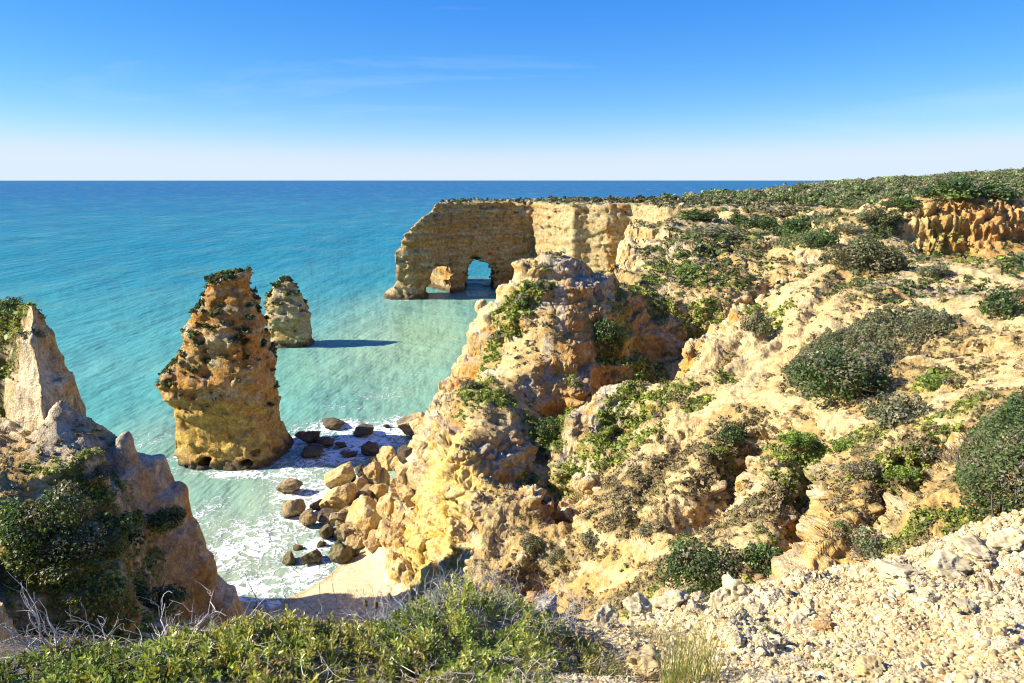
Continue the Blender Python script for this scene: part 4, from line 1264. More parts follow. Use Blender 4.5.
def samp_ground(x, y):
    return float(hc(np.array([x]), np.array([y]))[0]) - .15


G1 = 'shrubs on the cliff slopes'
SHRUBS = [
    # px, py foot, w, h, kind, label
    (853, 402, 92, 46, 'dark', 'dense dark green bush at the lower front end of the long grey green thicket'),
    (905, 422, 56, 30, 'grey', 'dull grey green bush just below the big thicket on the slope'),
    (712, 596, 82, 48, 'dark', 'dense dark green bush directly behind the white stones of the ledge'),
    (768, 590, 46, 32, 'dark', 'smaller dark green bush adjoining the dense bush behind the white stones'),
    (876, 274, 66, 32, 'olive', 'rounded olive bush below the red cliff on the upper slope'),
    (1012, 316, 40, 24, 'dark', 'dark bush at the right edge beside the upper track'),
    (940, 279, 30, 14, 'grey', 'small grey bush on the pale rubble under the red cliff'),
    (765, 230, 34, 14, 'dark', 'dark flat bush on the plateau near the top of the sandy gully'),
    (800, 236, 56, 26, 'dark', 'large dark bush on the plateau beside the sandy path'),
    (826, 250, 32, 20, 'dark', 'round dark bush standing in front of the large plateau bush'),
    (790, 216, 44, 10, 'olive', 'low olive bush behind the large plateau bush'),
    (880, 228, 40, 14, 'olive', 'olive bush on the left shoulder of the red cliff mesa'),
    (905, 216, 36, 10, 'dark', 'dark bush higher on the mesa shoulder'),
    (850, 236, 26, 8, 'grey', 'thin grey bush beside the sandy bank of the mesa'),
    (960, 206, 60, 20, 'dark', 'wide dark bush on the top edge of the red cliff'),
    (1006, 204, 40, 16, 'dark', 'dark bush on the red cliff top at the right edge'),
    (720, 236, 50, 12, 'grey', 'grey green bush on the plateau edge above the ledges'),
    (700, 222, 40, 10, 'dark', 'dark bush on the plateau above the far headland'),
    (742, 225, 26, 12, 'dark', 'compact dark bush left of the plateau path'),
    (758, 334, 32, 22, 'olive', 'olive bush in the notch between the rock ledges and pale slope'),
    (845, 532, 18, 14, 'fresh', 'small round bright green bush alone on the orange soil'),
    (888, 552, 54, 26, 'grey', 'dry silvery bush on the orange soil behind the stone ledge'),
    (938, 388, 26, 14, 'fresh', 'fresh green bush with pale stones right of the thicket'),
    (960, 386, 20, 10, 'olive', 'olive tuft beside pale stones right of the thicket'),
    (608, 362, 30, 26, 'dark', 'dark bush clinging to the shaded orange rock face'),
    (550, 442, 34, 20, 'dark', 'dark bush in the shady corner below the orange face'),
    (572, 392, 22, 10, 'fresh', 'green bush at the back of the spur beyond the shady corner'),
    (522, 312, 24, 14, 'fresh', 'bright green bush high on the grassy flank of the buttress'),
    (545, 300, 20, 13, 'dark', 'dark bush high on the buttress flank next to the white crest'),
    (497, 345, 20, 10, 'olive', 'olive bush midway down the grassy buttress flank'),
    (470, 388, 20, 11, 'olive', 'olive bush low on the buttress flank'),
    (500, 398, 18, 10, 'fresh', 'fresh green bush low on the buttress flank'),
    (488, 281, 17, 14, 'grey', 'grey bush on the small rock knob in front of the sea arch'),
    (690, 273, 26, 9, 'fresh', 'fresh green bush on top of the rock ledges'),
    (659, 268, 24, 8, 'olive', 'olive bush on the saddle behind the buttress'),
    (735, 455, 30, 18, 'dark', 'dark scrubby bush in the hollow of the middle slope'),
    (800, 450, 34, 14, 'fresh', 'bright green bush beside the trodden path fork'),
    (850, 447, 28, 12, 'fresh', 'bright green bush right of the trodden path fork'),
    (545, 462, 20, 12, 'olive', 'olive bush at the foot of the shady corner'),
    (530, 552, 26, 14, 'olive', 'olive bush right of the dark nose of rock'),
    (560, 566, 26, 14, 'olive', 'second olive bush right of the dark nose of rock'),
    (590, 548, 24, 14, 'grey', 'grey bush on the lower slope above the terrace path'),
    (645, 535, 20, 10, 'grey', 'grey tuft beside the terrace path'),
    (905, 488, 30, 14, 'fresh', 'green bush on the right slope above the orange soil'),
    (870, 480, 34, 14, 'olive', 'olive bush on the right slope beneath the path fork'),
    (1010, 432, 26, 14, 'olive', 'olive bush above the large right hand thicket'),
    (930, 470, 24, 12, 'grey', 'grey bush left of the large right hand thicket'),
    (808, 580, 16, 12, 'dark', 'dark bush at the mouth of the washed out gully'),
    (30, 565, 80, 50, 'dark', 'big dark bush filling the shaded slope at the left edge'),
    (95, 548, 60, 34, 'dark', 'dark bush in the middle of the shaded slope at the left'),
    (60, 600, 80, 34, 'dark', 'dark bush low on the shaded slope just behind the foreground twigs'),
    (140, 600, 56, 24, 'dark', 'dark bush under the brown ledge of the shaded cliff'),
    (8, 333, 34, 15, 'dark', 'dark bush on the highest corner of the shaded cliff'),
    (30, 341, 24, 10, 'olive', 'low olive bush on the outer corner of the shaded cliff top'),
    (95, 490, 30, 10, 'olive', 'olive bush on the shaded cliff just under its flat shelf'),
    (160, 560, 40, 20, 'dark', 'dark bush in the recess near the cliff nose'),
]
for px, py, w, h, kind, lab in SHRUBS:
    if lab: place_bush(px, py, w, h, kind, lab, G1, depth=.45 if px < 50 and py < 350 else 1.0)
# the long thicket on the slope and the big one at the right edge: wide, low, wind cut


def thicket(pts, label, kind, hgt, seed, n, leaf=.17):
    """a wide low thicket following the slope: a polygon of pixels on the ground filled with leaf clumps"""
    H_ = hit([p[0] for p in pts], [p[1] for p in pts])
    P = H_[:, :2]; c0 = P.mean(0)
    r = np.random.default_rng(seed)
    lo, hi = P.min(0), P.max(0)
    q = r.uniform(lo, hi, (n * 3, 2)); sd = sd_poly(q[:, 0], q[:, 1], P)
    q = q[sd < 0][:n]; sd = -sd[sd < 0][:n]
    n = len(q)
    e = 1.05 - worley(q[:, 0] / .9, q[:, 1] / .9, 0 * q[:, 0], seed)[0] * .75 + fbm(q[:, 0] / 2.5, q[:, 1] / 2.5, 0 * q[:, 0], 3, seed) * .55
    dome = np.minimum(sd / 1.2, 1) ** .6
    top = hgt * dome * e
    zz_ = hc(q[:, 0], q[:, 1]) + top * np.where(r.uniform(size=n) < .25, r.uniform(.1, 1, n), r.uniform(.85, 1.08, n))
    T = np.stack([q[:, 0], q[:, 1], zz_], 1)
    R = frame_from(r.normal(size=(n, 3)) * .6 + [-.2, -.25, .8], r)
    V, F = instance(LEAF4[0], LEAF4[1], R, leaf * r.uniform(.6, 1.3, n), T)
    cols = np.array({'grey': CG + CO, 'dark': CD + CO}[kind])
    w = fbm(q[:, 0] / 1.5, q[:, 1] / 1.5, 0 * q[:, 0], 3, seed + 2)
    ci = np.clip(((w + .5) * len(cols) + r.normal(0, 1.2, n)), 0, len(cols) - 1).astype(int)
    c = cols[ci] * np.exp(r.normal(0, .25, (n, 1)))
    dm = (fbm(q[:, 0] / .9, q[:, 1] / .9, 0 * q[:, 0], 3, seed + 4) > .38) & (r.uniform(size=n) < .8)
    c[dm] = np.array([.26, .215, .15]) * np.exp(r.normal(0, .25, (dm.sum(), 1)))
    o = empty('thicket', (c0[0], c0[1], float(hc(c0[:1], c0[1:])[0])))
    base = np.array(o.location)
    link('foliage', np_mesh('foliage', V - base, F, np.repeat(c, 4, 0), False), M_leaf, o)
    # stems through the thicket
    Vs = []; Fs = []; off = 0; Cs = []
    for k in r.choice(n, 40):
        Vs.append(sv * [hgt * .7, hgt * .7, hgt * .6] + [q[k, 0], q[k, 1], float(hc(q[k:k + 1, 0], q[k:k + 1, 1])[0]) - .1] - base); Fs.append(sf + off); off += len(sv); Cs.append(scc)
    link('stems', np_mesh('stems', np.concatenate(Vs), np.concatenate(Fs), np.concatenate(Cs)), M_wood, o)
    tag(o, label, 'thicket')


thicket([(782, 372), (800, 352), (840, 332), (890, 318), (930, 312), (962, 322), (950, 334), (905, 350), (890, 372), (880, 386), (840, 396), (800, 392)], 'long low grey green thicket sweeping up the pale slope', 'grey', 1.4, 861, 30000, .18)
thicket([(945, 470), (975, 445), (1024, 424), (1090, 420), (1090, 520), (1024, 528), (990, 530), (958, 515)], 'large rounded dark green thicket at the right edge above the stone ledge', 'dark', 1.9, 863, 32000, .12)
thicket([(770, 245), (790, 225), (815, 214), (840, 222), (835, 238), (810, 250)], 'dark thicket sprawling across the middle of the plateau', 'dark', 1.4, 865, 6000, .32)
thicket([(862, 232), (885, 215), (930, 205), (935, 210), (905, 224), (880, 240)], 'dark green band of scrub climbing the shoulder of the red cliff', 'dark', 1.0, 867, 3000, .32)

# ------------------------------------------------------------------ small scrub and grass growing over the slopes: nobody could count it
r_ = np.random.default_rng(871)
vis = (np.abs(np.arctan2(LV[:, 0], LV[:, 1])) < math.radians(37)) & ~Lfore & (LV[:, 2] > 1.5)
dist = np.linalg.norm(LV - [0, 0, CAM_H], axis=1)
# weight by true area so that density belongs to the slope, thinned with distance
pr = L_SCRUB * vis * sstep(260, 120, Lr)
SC = [[.24, .18, .09], [.28, .21, .115], [.17, .15, .07], [.31, .24, .135], [.14, .13, .06], [.20, .15, .08]]
V1, F1, C1 = tufts(LV, LN2, pr + 1e-12, 20000, .15, SC, 873, .4, 10, dist)
V2, F2, C2 = tufts(LV, LN2, pr * sstep(70, 85, dist) + 1e-12, 2600, .22, CD + CO, 875, .4, 9, dist)
tag(link('undergrowth', np_mesh('undergrowth', np.r_[V1, V2], np.r_[F1, F2 + len(V1)], np.r_[C1, C2], False), M_leaf), kind='stuff')
pg = L_GRASS * vis * sstep(160, 110, dist)
V1, F1, C1 = tufts(LV, LN2, pg + 1e-12, 14000, .15, [[.19, .24, .035], [.24, .29, .04], [.13, .17, .03], [.25, .25, .07]], 877, .6, 9, dist)
tag(link('grass', np_mesh('grass', V1, F1, C1, False), M_leaf), kind='stuff')

# ------------------------------------------------------------------ trees on the far plateau
def far_tree(seed):
    r = np.random.default_rng(seed)
    v, f, c = bush(seed, 420, .24, 14, [[.12, .16, .06], [.17, .215, .08], [.21, .245, .10], [.10, .135, .05]], .75, .2)
    v = v * [.5, .5, .75] + [0, 0, .28]
    return v, f, c


TREES = []
for k in range(6):
    v, f, c = far_tree(881 + k)
    cm = np_mesh('crown', v, f, c, False); cm.materials.append(M_leaf)
    tv_, tf_, tc_ = stems(890 + k, 1, .5, .035, spread=.15, up=1, base_r=.01, fork=1, grey=(.15, .11, .08))
    tm = np_mesh('trunk', tv_, tf_, tc_); tm.materials.append(M_wood)
    TREES.append((cm, tm, v, f, c))
r_ = np.random.default_rng(899)
N_ = 12000
az = np.radians(r_.uniform(11, 40, N_)); rr = r_.uniform(150, 560, N_) 
tx, ty = rr * np.sin(az), rr * np.cos(az)
okz = RB(tx, ty) > 22
edge = 212 - 70 * sstep(15, 29, np.degrees(az))
thick = sstep(0, 40, rr - edge + fbm(tx / 25, ty / 25, 0 * tx, 3, 903) * 45)
ok = okz & (r_.uniform(size=N_) < thick * .6 + .02 * sstep(120, 160, rr)) & (rr > edge - 40)
tx, ty, rr = tx[ok], ty[ok], rr[ok]
tz = back_h(tx, ty)
hh = np.clip(2.9 * np.exp(r_.normal(0, .32, len(tx))), 1.4, 5.5) * np.where(rr < 230, .75, 1)
order = np.argsort(rr)
near_, far_ = order[:300], order[300:]
for i in near_:
    cm, tm = TREES[i % 6][:2]
    e = empty('tree', (tx[i], ty[i], tz[i] - .1)); e.rotation_euler = (0, 0, r_.uniform(0, 6.28)); e.scale = (hh[i] * r_.uniform(1.0, 1.5), hh[i] * 1.15, hh[i])
    tag(e, 'low dark green tree in the scattered woodland on the far plateau', 'tree', 'trees on the far plateau')
    link('crown', cm, None, e); link('trunk', tm, None, e)
Vs, Fs, Cs, off = [], [], [], 0
for i in far_:
    v, f, c = TREES[i % 6][2:]
    n4 = (420 if rr[i] < 290 else 230)
    v = v[:n4 * 4]; f = f[:n4]; c = c[:n4 * 4]
    a = r_.uniform(0, 6.28); ca_, sa_ = math.cos(a), math.sin(a)
    vv = np.stack([v[:, 0] * ca_ - v[:, 1] * sa_, v[:, 0] * sa_ + v[:, 1] * ca_, v[:, 2] - .15], 1) * [hh[i] * 1.3, hh[i] * 1.3, hh[i]] + [tx[i], ty[i], tz[i]]
    Vs.append(vv); Fs.append(f + off); off += len(vv); Cs.append(c * r_.uniform(.6, 1.45))
print('far trees', len(far_))
tag(link('forest', np_mesh('forest', np.concatenate(Vs), np.concatenate(Fs), np.concatenate(Cs), False), M_leaf), kind='stuff')
# ------------------------------------------------------------------ the ledge underfoot: stones, gravel, leafy shrubs, twigs, grass
def stone_mesh(seed, sub, tone):
    V, Fq = boulder_shape(seed, sub, 12, .16 if sub > 2 else .08, .42, .85)
    r = np.random.default_rng(seed)
    N = V / np.linalg.norm(V, axis=1)[:, None]
    n = fbm(V[:, 0] * 1.6 + seed, V[:, 1] * 1.6, V[:, 2] * 1.6, 3, 920 + seed)
    a, b = {'white': ((.60, .50, .32), (.47, .375, .205)), 'tan': ((.55, .42, .215), (.44, .325, .145)), 'brown': ((.40, .26, .12), (.30, .19, .09)), 'grey': ((.42, .38, .31), (.28, .25, .20))}[tone]
    return V, Fq, mix(np.array(a), np.array(b), sstep(-.25, .35, n))


def near_h(x, y):
    return fore_h(np.asarray(x, float), np.asarray(y, float))


r_ = np.random.default_rng(931)
BASES = [stone_mesh(940 + k, 1, t) for k, t in enumerate(('white', 'tan', 'tan', 'tan', 'white', 'brown', 'tan', 'white', 'tan', 'tan'))]
N_ = 200000
px = r_.uniform(540, 1150, N_); py = r_.uniform(500, 760, N_)
rr = np.sqrt(r_.uniform(.9 ** 2, 8.2 ** 2, N_)); az = np.radians(r_.uniform(1, 72, N_))
sx, sy = rr * np.sin(az), rr * np.cos(az)
sz = near_h(sx, sy)
okk = (sz > back_h(sx, sy)) & (sz > 27.4) & (sx > .25 + .25 * pn(sx * 2, sy * 2, 0 * sx, 5))
sx, sy, sz, rr = sx[okk], sy[okk], sz[okk], rr[okk]
n = len(sx)
clump = fbm(sx / .5, sy / .5, 0 * sx, 3, 951)
crest = sstep(4.0, 5.6, rr) * sstep(3.6, 1.6, np.abs(sx) - .9 * (rr - 4.5))
size = .0058 * np.exp(r_.normal(0, .58, n)) * (1 + 1.0 * sstep(.0, .4, clump)) * (1 + .7 * crest)
big = r_.uniform(size=n) < .02
size = np.where(big, size * 2.0, size)
okc = (crust(sx, sy) < .45) | (r_.uniform(size=n) < .3)
size = np.where(okc, np.minimum(size, .034), np.minimum(size, .007))
order = np.argsort(-size / rr)
nbig = 260
Vs, Fs, Cs, off = [], [], [], 0
gi = order[nbig:]
kinds = r_.integers(0, len(BASES), n)
for kk, (bv, bf, bc) in enumerate(BASES):
    m = gi[kinds[gi] == kk]
    R = rand_rot(len(m), r_)
    S = size[m][:, None] * r_.uniform(.7, 1.3, (len(m), 3))
    T = np.stack([sx[m], sy[m], sz[m] - size[m] * .05], 1)
    V, F = instance(bv, bf, R, S, T)
    Vs.append(V); Fs.append(F + off); off += len(V)
    tint = np.exp(r_.normal(0, .22, (len(m), 1))) * (1 + r_.normal(0, .012, (len(m), 3)))
    Cs.append((bc[None] * tint[:, None, :]).reshape(-1, 3))
print('gravel', len(gi))
tag(link('gravel', np_mesh('gravel', np.concatenate(Vs), np.concatenate(Fs), np.concatenate(Cs), False), M_stone), kind='stuff')
ST = {}
for t in ('white', 'tan', 'brown', 'grey'):
    for k in range(4):
        V, Fq, c = stone_mesh(960 + k + 10 * len(t), 4, t)
        me = np_mesh('stone', V, Fq, c, True); me.materials.append(M_stone); ST[(t, k)] = me
for q, i in enumerate(order[:nbig]):
    t = ('white', 'tan', 'tan', 'tan', 'white', 'tan', 'tan', 'brown')[i % 8]
    o = link('stone', ST[(t, q % 4)]); s_ = size[i]
    o.scale = (s_ * r_.uniform(.8, 1.3), s_ * r_.uniform(.8, 1.3), s_ * r_.uniform(.6, 1.0)); o.rotation_euler = tuple(r_.uniform(0, 6.28, 3))
    o.location = (sx[i], sy[i], sz[i] + s_ * .3)
    tag(o, {'white': 'whitish limestone pebble lying on the stony ledge', 'tan': 'tan limestone pebble lying on the stony ledge', 'brown': 'brown pebble lying on the stony ledge', 'grey': 'grey pebble lying on the stony ledge'}[t], 'stone', 'stones on the ledge')
ROCKS = [  # px, py centre, w, h, tone, label
    (738, 586, 36, 30, 'white', 'tall whitish rock sticking up highest on the edge of the stony ledge'), (722, 599, 26, 22, 'white', 'white rock with a brown side leaning on the tall whitish rock'), (700, 599, 18, 14, 'white', 'white rock left of the tall whitish rock'),
    (645, 662, 56, 44, 'tan', 'large tan rock beside the grass tuft at the bottom'), (585, 638, 22, 26, 'tan', 'upright tan stone at the left end of the white stones'), (605, 618, 30, 26, 'white', 'white knobbly rock at the left end of the ledge crest'), (640, 608, 34, 24, 'white', 'white rock on the ledge crest in front of the dark bush'), (672, 600, 36, 20, 'white', 'wide white rock on the ledge crest under the dark bush'),
    (828, 626, 22, 16, 'brown', 'reddish brown stone in the middle of the pale stones'), (872, 668, 30, 18, 'tan', 'flat tan stone near the bottom edge'), (760, 611, 20, 12, 'white', 'white stone behind the dry weeds'), (806, 613, 18, 12, 'white', 'white angular stone uphill of the brown stone'), (905, 574, 44, 18, 'white', 'broad white slab with a green weed beside it'),
    (950, 566, 44, 20, 'white', 'pale slab with pitted surface on the right part of the edge'), (985, 553, 44, 24, 'white', 'pale slab rising toward the right end of the edge'), (1012, 540, 36, 22, 'white', 'pale slab at the extreme right of the edge'), (566, 628, 30, 34, 'grey', 'dark grey rock half hidden behind the leafy shrubs'), (545, 606, 34, 24, 'grey', 'grey weathered rock at the crest right of the leafy shrubs'),
    (968, 607, 22, 8, 'white', 'thin flat white stone on the fine gravel at right'), (905, 589, 20, 10, 'white', 'small white slab on the upper gravel'), (780, 640, 20, 14, 'white', 'white stone in the centre of the rubble'), (800, 622, 24, 10, 'white', 'flat white stone left of the brown stone'), (740, 640, 18, 14, 'white', 'white stone at the right of the grass tuft'),
]
for q, (px, py, w, h, t, lab) in enumerate(ROCKS):
    P = hit(px, py + h * .35, near=True)[0]
    k = np.linalg.norm(P - [0, 0, CAM_H]) / FPX
    o = link('rock', ST[(t, q % 4)]); rx, rz = w * k / 2 * 1.02, h * k / 2 * .95
    o.scale = (rx * .95, max(rx, rz) * .9, rz * 1.05); o.rotation_euler = (0, 0, ((q * 1.7) % .8) - .4)
    o.location = (P[0], P[1] + rx * .4, P[2] + rz * .25)
    tag(o, lab, 'rock')

# leafy evergreen shrubs along the left of the ledge
CN = [[.10, .13, .035], [.14, .18, .045], [.20, .25, .05], [.28, .30, .07], [.34, .33, .09]]
CO2 = [[.13, .14, .04], [.20, .20, .05], [.26, .25, .06], [.33, .30, .09], [.30, .22, .10]]
CD2 = [[.06, .085, .025], [.09, .125, .03], [.14, .19, .04], [.20, .26, .05], [.16, .14, .06]]
CG2 = [[.10, .12, .045], [.15, .17, .06], [.20, .23, .07], [.25, .27, .10], [.22, .19, .11]]


def near_bush(px, py, w_m, d_m, h_m, nsp, leaf, cols, seed, label, yellow=0.06):
    """upright leafy sprigs of uneven height on a low dome, bare twigs showing between them"""
    P = hit(px, py, near=True)[0]
    e = empty('shrub', (P[0], P[1], P[2] - .03))
    r = np.random.default_rng(seed)
    m = len(LEAF6[0])
    a = r.uniform(0, 6.28, nsp); q = r.uniform(0, 1, nsp) ** .5
    bx, by = np.cos(a) * q * w_m, np.sin(a) * q * d_m
    cl = fbm((bx + P[0]) / .22, (by + P[1]) / .22, 0 * bx, 3, 1010)
    keep = cl > -.32 + r.normal(0, .12, nsp)
    bx, by, q, cl = bx[keep], by[keep], q[keep], cl[keep]; nsp = len(bx)
    hz = h_m * np.sqrt(np.clip(1 - q ** 2.5, .03, 1)) * (.72 + .75 * cl) * np.exp(r.normal(0, .16, nsp))
    L = r.uniform(.08, .19, nsp)
    d = np.stack([bx / w_m * .55, by / d_m * .45, .75 + 0 * bx], 1) + r.normal(0, .30, (nsp, 3)); d /= np.linalg.norm(d, axis=1)[:, None]
    gz = np.clip(near_h(bx + P[0], by + P[1]) - P[2], -.6, .6)
    tip = np.stack([bx, by, np.maximum(hz, .03) + gz], 1)
    nl = 17
    t = np.tile(np.linspace(0, 1, nl), nsp); k = np.repeat(np.arange(nsp), nl)
    root = tip - d * L[:, None]
    T = root[k] + d[k] * (L[k] * t)[:, None]
    fr = frame_from(d, r)[k]
    ph = np.tile(np.arange(nl) * 2.4, nsp) + np.repeat(r.uniform(0, 6.28, nsp), nl)
    side = fr[:, :, 0] * np.cos(ph)[:, None] + fr[:, :, 1] * np.sin(ph)[:, None]
    open_ = (1.05 - .75 * t + r.normal(0, .18, len(t)))[:, None]
    ax_ = d[k] * .6 + side * open_ + r.normal(0, .15, T.shape); ax_ /= np.linalg.norm(ax_, axis=1)[:, None]
    nn = d[k] - side * .4 + r.normal(0, .25, T.shape); nn -= ax_ * (nn * ax_).sum(1)[:, None]; nn /= np.linalg.norm(nn, axis=1)[:, None]
    R = np.stack([ax_, np.cross(nn, ax_), nn], -1)
    lf = leaf * r.uniform(.7, 1.25, len(T)) * (1 - .35 * np.abs(t - .4))
    V, F = instance(LEAF6[0], LEAF6[1], R, lf, T)
    cols = np.array(cols)
    ci = np.clip((cl + .45) * len(cols) + r.normal(0, 1.0, nsp), 0, len(cols) - 1).astype(int)
    cc = cols[ci][k] * np.exp(r.normal(0, .2, (len(T), 1))) * (.8 + .45 * t[:, None])       # colour runs darker toward the root of each sprig, paler at its tip
    yl = (r.uniform(size=nsp) < yellow)[k] & (r.uniform(size=len(T)) < .7)
    cc[yl] = np.array([.42, .34, .05]) * r.uniform(.6, 1.2, (yl.sum(), 1))
    link('foliage', np_mesh('foliage', V, F, np.repeat(cc, m, 0), False), M_leafn, e)
    v2, f2, c2 = stems(seed + 5, 60, 1.0, .006 / max(w_m, .3), 1.0, .6, .3, 5, .9, 2, (.40, .34, .27))
    v2 = v2 * [w_m, d_m, h_m * 1.15]
    v2[:, 2] += np.clip(near_h(v2[:, 0] + P[0], v2[:, 1] + P[1]) - P[2], -.6, .6)
    link('stems', np_mesh('stems', v2, f2, c2), M_wood, e)
    tag(e, label, 'shrub', 'leafy shrubs on the near ledge')


near_bush(40, 684, .70, .60, .15, 500, .038, CD2, 971, 'leafy green shrub in the bottom left corner under dead twigs', .06)
near_bush(215, 668, .72, .72, .18, 760, .038, CN, 973, 'leafy shrub with yellow tinged leaves left of the bottom centre', .16)
near_bush(335, 664, .70, .80, .17, 700, .037, CO2, 975, 'leafy green shrub in front of the sandy cove', .05)
near_bush(475, 640, .70, .85, .26, 760, .036, CN, 977, 'tallest leafy green shrub reaching up before the yellow cliff', .05)
near_bush(570, 668, .40, .5, .13, 260, .028, [[.20, .22, .06], [.26, .22, .09], [.14, .15, .05]], 979, 'sparse shrub with reddish leaves between green shrubs and stones', .3)
near_bush(110, 735, .62, .50, .16, 420, .033, CN, 1011, 'low leafy shrub cut by the bottom edge at the left', .08)
near_bush(300, 730, .62, .50, .16, 420, .033, CN, 1013, 'low yellow green shrub cut by the bottom edge below the sandy cove', .12)
near_bush(480, 735, .62, .50, .15, 420, .032, CN, 1015, 'low leafy shrub cut by the bottom edge below the yellow cliff', .05)


def twigs(px, py, n, L, rad, seed, label, spread=1.0, up=.5, grey=(.38, .33, .28), base_r=.5, sc=(1, 1, 1)):
    P = hit(px, py, near=True)[0]
    v, f, c = stems(seed, n, L, rad, spread, up, .28, 6, base_r, 2, grey)
    v = v * sc
    v[:, 2] += np.clip(near_h(v[:, 0] + P[0], v[:, 1] + P[1]) - P[2], -.4, .4)
    o = link('dead_branches', np_mesh('dead_branches', v, f, c), M_wood, None, (P[0], P[1], P[2]))
    tag(o, label, 'branches')


twigs(50, 642, 50, .46, .0042, 981, 'bare grey twigs sticking up at the left edge above the leafy shrub', 1.0, .8, (.46, .41, .36), .5)
twigs(150, 650, 60, .40, .0045, 983, 'tangle of bleached dead branches left of the cove', 1.2, .40, (.50, .46, .42), .55)
twigs(268, 636, 12, .42, .0032, 985, 'few thin dark twigs reaching out before the surf', 1.0, .6, (.16, .12, .09), .3)
twigs(500, 612, 80, .34, .0028, 987, 'dense grey dry brush on the crest before the yellow cliff', .8, .9, (.42, .38, .36), .5)
twigs(425, 618, 90, .34, .0028, 988, 'silvery dry brush on the crest right of the dead flower heads', .8, .9, (.48, .47, .46), .35)
twigs(590, 672, 40, .24, .0028, 989, 'brown dry stalks between shrubs and stones', .7, .9, (.34, .25, .17), .4)


def grass_tuft(px, py, n, L, wd, seed, label, spread=.5, cols=((.30, .28, .09), (.38, .32, .13), (.20, .24, .06)), base_r=.12):
    P = hit(px, py, near=True)[0]
    r = np.random.default_rng(seed)
    seg = 5
    Vs, Fs, Cs = [], [], []
    for i in range(n):
        a = r.uniform(0, 6.28); q = r.uniform(0, 1) ** .5 * base_r
        p = np.array([math.cos(a) * q, math.sin(a) * q, 0.]); b = r.uniform(0, 6.28); sp = r.uniform(.05, spread)
        d = np.array([math.cos(b) * sp, math.sin(b) * sp, 1.]); l = L * r.uniform(.4, 1.05)
        side = np.array([-math.sin(b + 1), math.cos(b + 1), 0])
        pts = []
        for s_ in range(seg + 1):
            pts.append(p.copy()); dn = d / np.linalg.norm(d); p = p + dn * l / seg; d[2] -= .16 * sp * 2
        pts = np.array(pts); w = wd * np.linspace(1, .12, seg + 1) * r.uniform(.7, 1.2)
        o = len(Vs) * 2 * (seg + 1)
        Vs.append(np.stack([pts - side * w[:, None], pts + side * w[:, None]], 1).reshape(-1, 3))
        for s_ in range(seg): Fs.append([o + 2 * s_, o + 2 * s_ + 1, o + 2 * s_ + 3, o + 2 * s_ + 2])
        Cs.append(np.tile(np.array(cols[r.integers(0, len(cols))]) * r.uniform(.7, 1.25), (2 * (seg + 1), 1)))
    V = np.concatenate(Vs)
    V[:, 2] += np.clip(near_h(V[:, 0] + P[0], V[:, 1] + P[1]) - P[2], -.3, .3)
    tag(link('grass_tuft', np_mesh('grass_tuft', V, np.array(Fs), np.concatenate(Cs)), M_leafn, None, (P[0], P[1], P[2])), label, 'grass tuft')


grass_tuft(690, 680, 240, .46, .0022, 991, 'tall dry yellow green grass tuft among the stones at the bottom', .45, base_r=.15)
grass_tuft(650, 640, 60, .20, .002, 992, 'thin dry grass at the left of the tall grass tuft', .4, base_r=.15)
grass_tuft(768, 632, 60, .09, .0025, 993, 'short green weed among the white stones', .9, ((.10, .14, .04), (.14, .17, .06)), .05)
grass_tuft(930, 556, 80, .10, .003, 994, 'low green weed growing against the broad white slab', 1.0, ((.08, .11, .03), (.13, .15, .05)), .08)
grass_tuft(820, 668, 50, .06, .003, 995, 'small fresh green weed near the bottom edge', 1.0, ((.10, .16, .03), (.13, .19, .04)), .05)
grass_tuft(860, 585, 40, .08, .002, 996, 'wispy pale weed on the upper rubble', .8, ((.16, .15, .08), (.20, .17, .10)), .08)
grass_tuft(975, 590, 60, .06, .003, 997, 'dry brown weed lying on the fine gravel', 1.2, ((.16, .11, .07), (.20, .13, .08)), .12)


def flower_stalk(px, py, L, seed, label):
    P = hit(px, py, near=True)[0]
    e = empty('dry_flower', tuple(P)); r = np.random.default_rng(seed)
    v, f, c = stems(seed, 1, L, .0035, .12, 1, .05, 6, .005, 1, (.20, .17, .08))
    v[:, 0] -= v[:4, 0].mean(); v[:, 1] -= v[:4, 1].mean()
    link('stalk', np_mesh('stalk', v, f, c), M_wood, e)
    hv, hf = ico(3)
    hv2 = hv * [.013, .013, .024] * (1 + .12 * np.sin(hv[:, 2:3] * 14) + .08 * r.normal(size=(len(hv), 1)))
    link('seed_head', np_mesh('seed_head', hv2 + v[24:28].mean(0), hf, np.tile([.16, .12, .05], (len(hv), 1))), M_wood, e)
    tag(e, label, 'flower')


flower_stalk(366, 628, .27, 1001, 'leftmost dry flower stalk standing against the sand')
flower_stalk(376, 630, .22, 1002, 'middle dry flower stalk with a brown head against the sand')
flower_stalk(386, 632, .24, 1003, 'rightmost dry flower stalk close to the yellow cliff base')
# ------------------------------------------------------------------ light, sky, camera
world = bpy.data.worlds.new('World'); scene.world = world; world.use_nodes = True
nt = world.node_tree
sky = nt.nodes.new('ShaderNodeTexSky'); sky.sky_type = 'NISHITA'; sky.sun_disc = False
sdir = -LIGHT.copy(); sdir /= np.linalg.norm(sdir)
el = math.radians(SUN_ELEV)
sky.sun_elevation = el
sky.sun_rotation = math.atan2(sdir[0], sdir[1])
sky.air_density = .65; sky.dust_density = 0; sky.ozone_density = 5
bg = nt.nodes['Background']; bg.inputs[1].default_value = .091
hs = nt.nodes.new('ShaderNodeHueSaturation'); hs.inputs['Saturation'].default_value = 1.2
mv = nt.nodes.new('ShaderNodeVectorMath'); mv.operation = 'MULTIPLY'; mv.inputs[1].default_value = (1.06, .985, 1.03)
nt.links.new(sky.outputs[0], hs.inputs['Color']); nt.links.new(hs.outputs[0], mv.inputs[0])
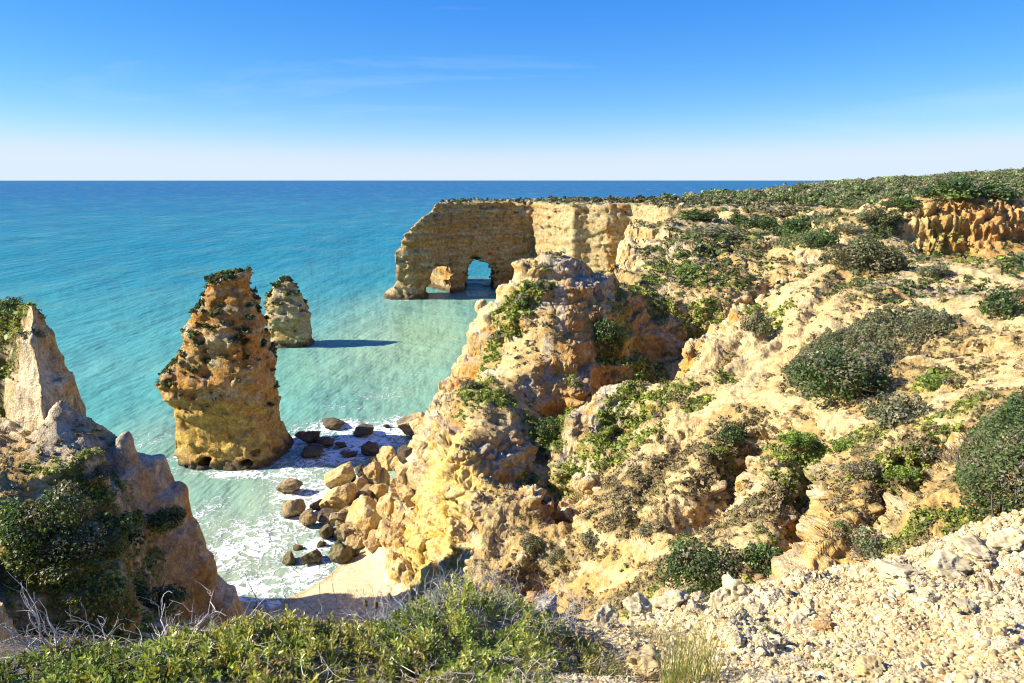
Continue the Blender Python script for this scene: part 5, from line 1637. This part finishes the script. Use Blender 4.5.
# thin wisps of high cloud
tcw = nt.nodes.new('ShaderNodeTexCoord'); mpw = nt.nodes.new('ShaderNodeMapping'); mpw.inputs['Scale'].default_value = (1.2, 2.5, 9.0); mpw.inputs['Rotation'].default_value = (.12, .18, .3)
nw = nt.nodes.new('ShaderNodeTexNoise'); nw.inputs['Scale'].default_value = 1.6; nw.inputs['Detail'].default_value = 6; nw.inputs['Roughness'].default_value = .6; nw.inputs['Distortion'].default_value = .6
mrw = nt.nodes.new('ShaderNodeMapRange'); mrw.inputs[1].default_value = .58; mrw.inputs[2].default_value = .85; mrw.inputs[3].default_value = 0; mrw.inputs[4].default_value = .32
mxw = nt.nodes.new('ShaderNodeMix'); mxw.data_type = 'RGBA'; mxw.inputs[7].default_value = (3.4, 4.3, 5.1, 1)
nt.links.new(tcw.outputs['Generated'], mpw.inputs[0]); nt.links.new(mpw.outputs[0], nw.inputs[0]); nt.links.new(nw.outputs[0], mrw.inputs[0])
nt.links.new(mrw.outputs[0], mxw.inputs[0]); # grade the sky dome channel by channel: deep blue overhead, a soft pale horizon
sp_ = nt.nodes.new('ShaderNodeSeparateColor'); cb_ = nt.nodes.new('ShaderNodeCombineColor'); nt.links.new(mv.outputs[0], sp_.inputs[0])
SK = .189
for ch_, pw_, am_, mx_ in ((0, 1.2, 1.10, .695), (1, .87, .832, .82), (2, .45, .98, .97)):
    pn_ = nt.nodes.new('ShaderNodeMath'); pn_.operation = 'POWER'; pn_.inputs[1].default_value = pw_; nt.links.new(sp_.outputs[ch_], pn_.inputs[0])
    ml_ = nt.nodes.new('ShaderNodeMath'); ml_.operation = 'MULTIPLY'; ml_.inputs[1].default_value = am_ * SK ** (pw_ - 1); nt.links.new(pn_.outputs[0], ml_.inputs[0])
    mi_ = nt.nodes.new('ShaderNodeMath'); mi_.operation = 'SMOOTH_MIN'; mi_.inputs[1].default_value = mx_ / SK; mi_.inputs[2].default_value = .25 / SK; nt.links.new(ml_.outputs[0], mi_.inputs[0])
    nt.links.new(mi_.outputs[0], cb_.inputs[ch_])
nt.links.new(cb_.outputs[0], mxw.inputs[6]); nt.links.new(mxw.outputs[2], bg.inputs[0])
from mathutils import Vector, Matrix
sun = bpy.data.lights.new('sun', 'SUN'); sun.energy = 5.0; sun.angle = math.radians(.5); sun.color = (1, .94, .80)
so = bpy.data.objects.new('sun', sun); COL.objects.link(so)
L3 = Vector((-sdir[0] * math.cos(el), -sdir[1] * math.cos(el), -math.sin(el)))
so.rotation_euler = L3.to_track_quat('-Z', 'Y').to_euler(); so.location = (-60, 20, 80)
cam = bpy.data.cameras.new('camera'); co = bpy.data.objects.new('camera', cam); COL.objects.link(co)
cam.sensor_width = 36; cam.lens = 36 * FPX / 1024; cam.clip_end = 100000; cam.clip_start = .1
co.location = (0, 0, CAM_H)
co.rotation_euler = (math.pi / 2 - PITCH, 0, 0)
scene.camera = co
vs = scene.view_settings
vs.view_transform = 'Standard'; vs.look = 'None'; vs.gamma = 1; vs.use_curve_mapping = False; vs.exposure = 1.13
scene.render.resolution_x, scene.render.resolution_y = 1024, 683
scene.cycles.use_denoising = True; scene.cycles.pixel_filter_type = 'BLACKMAN_HARRIS'; scene.cycles.filter_width = 1.1
scene.cycles.max_bounces = 5; scene.cycles.diffuse_bounces = 2
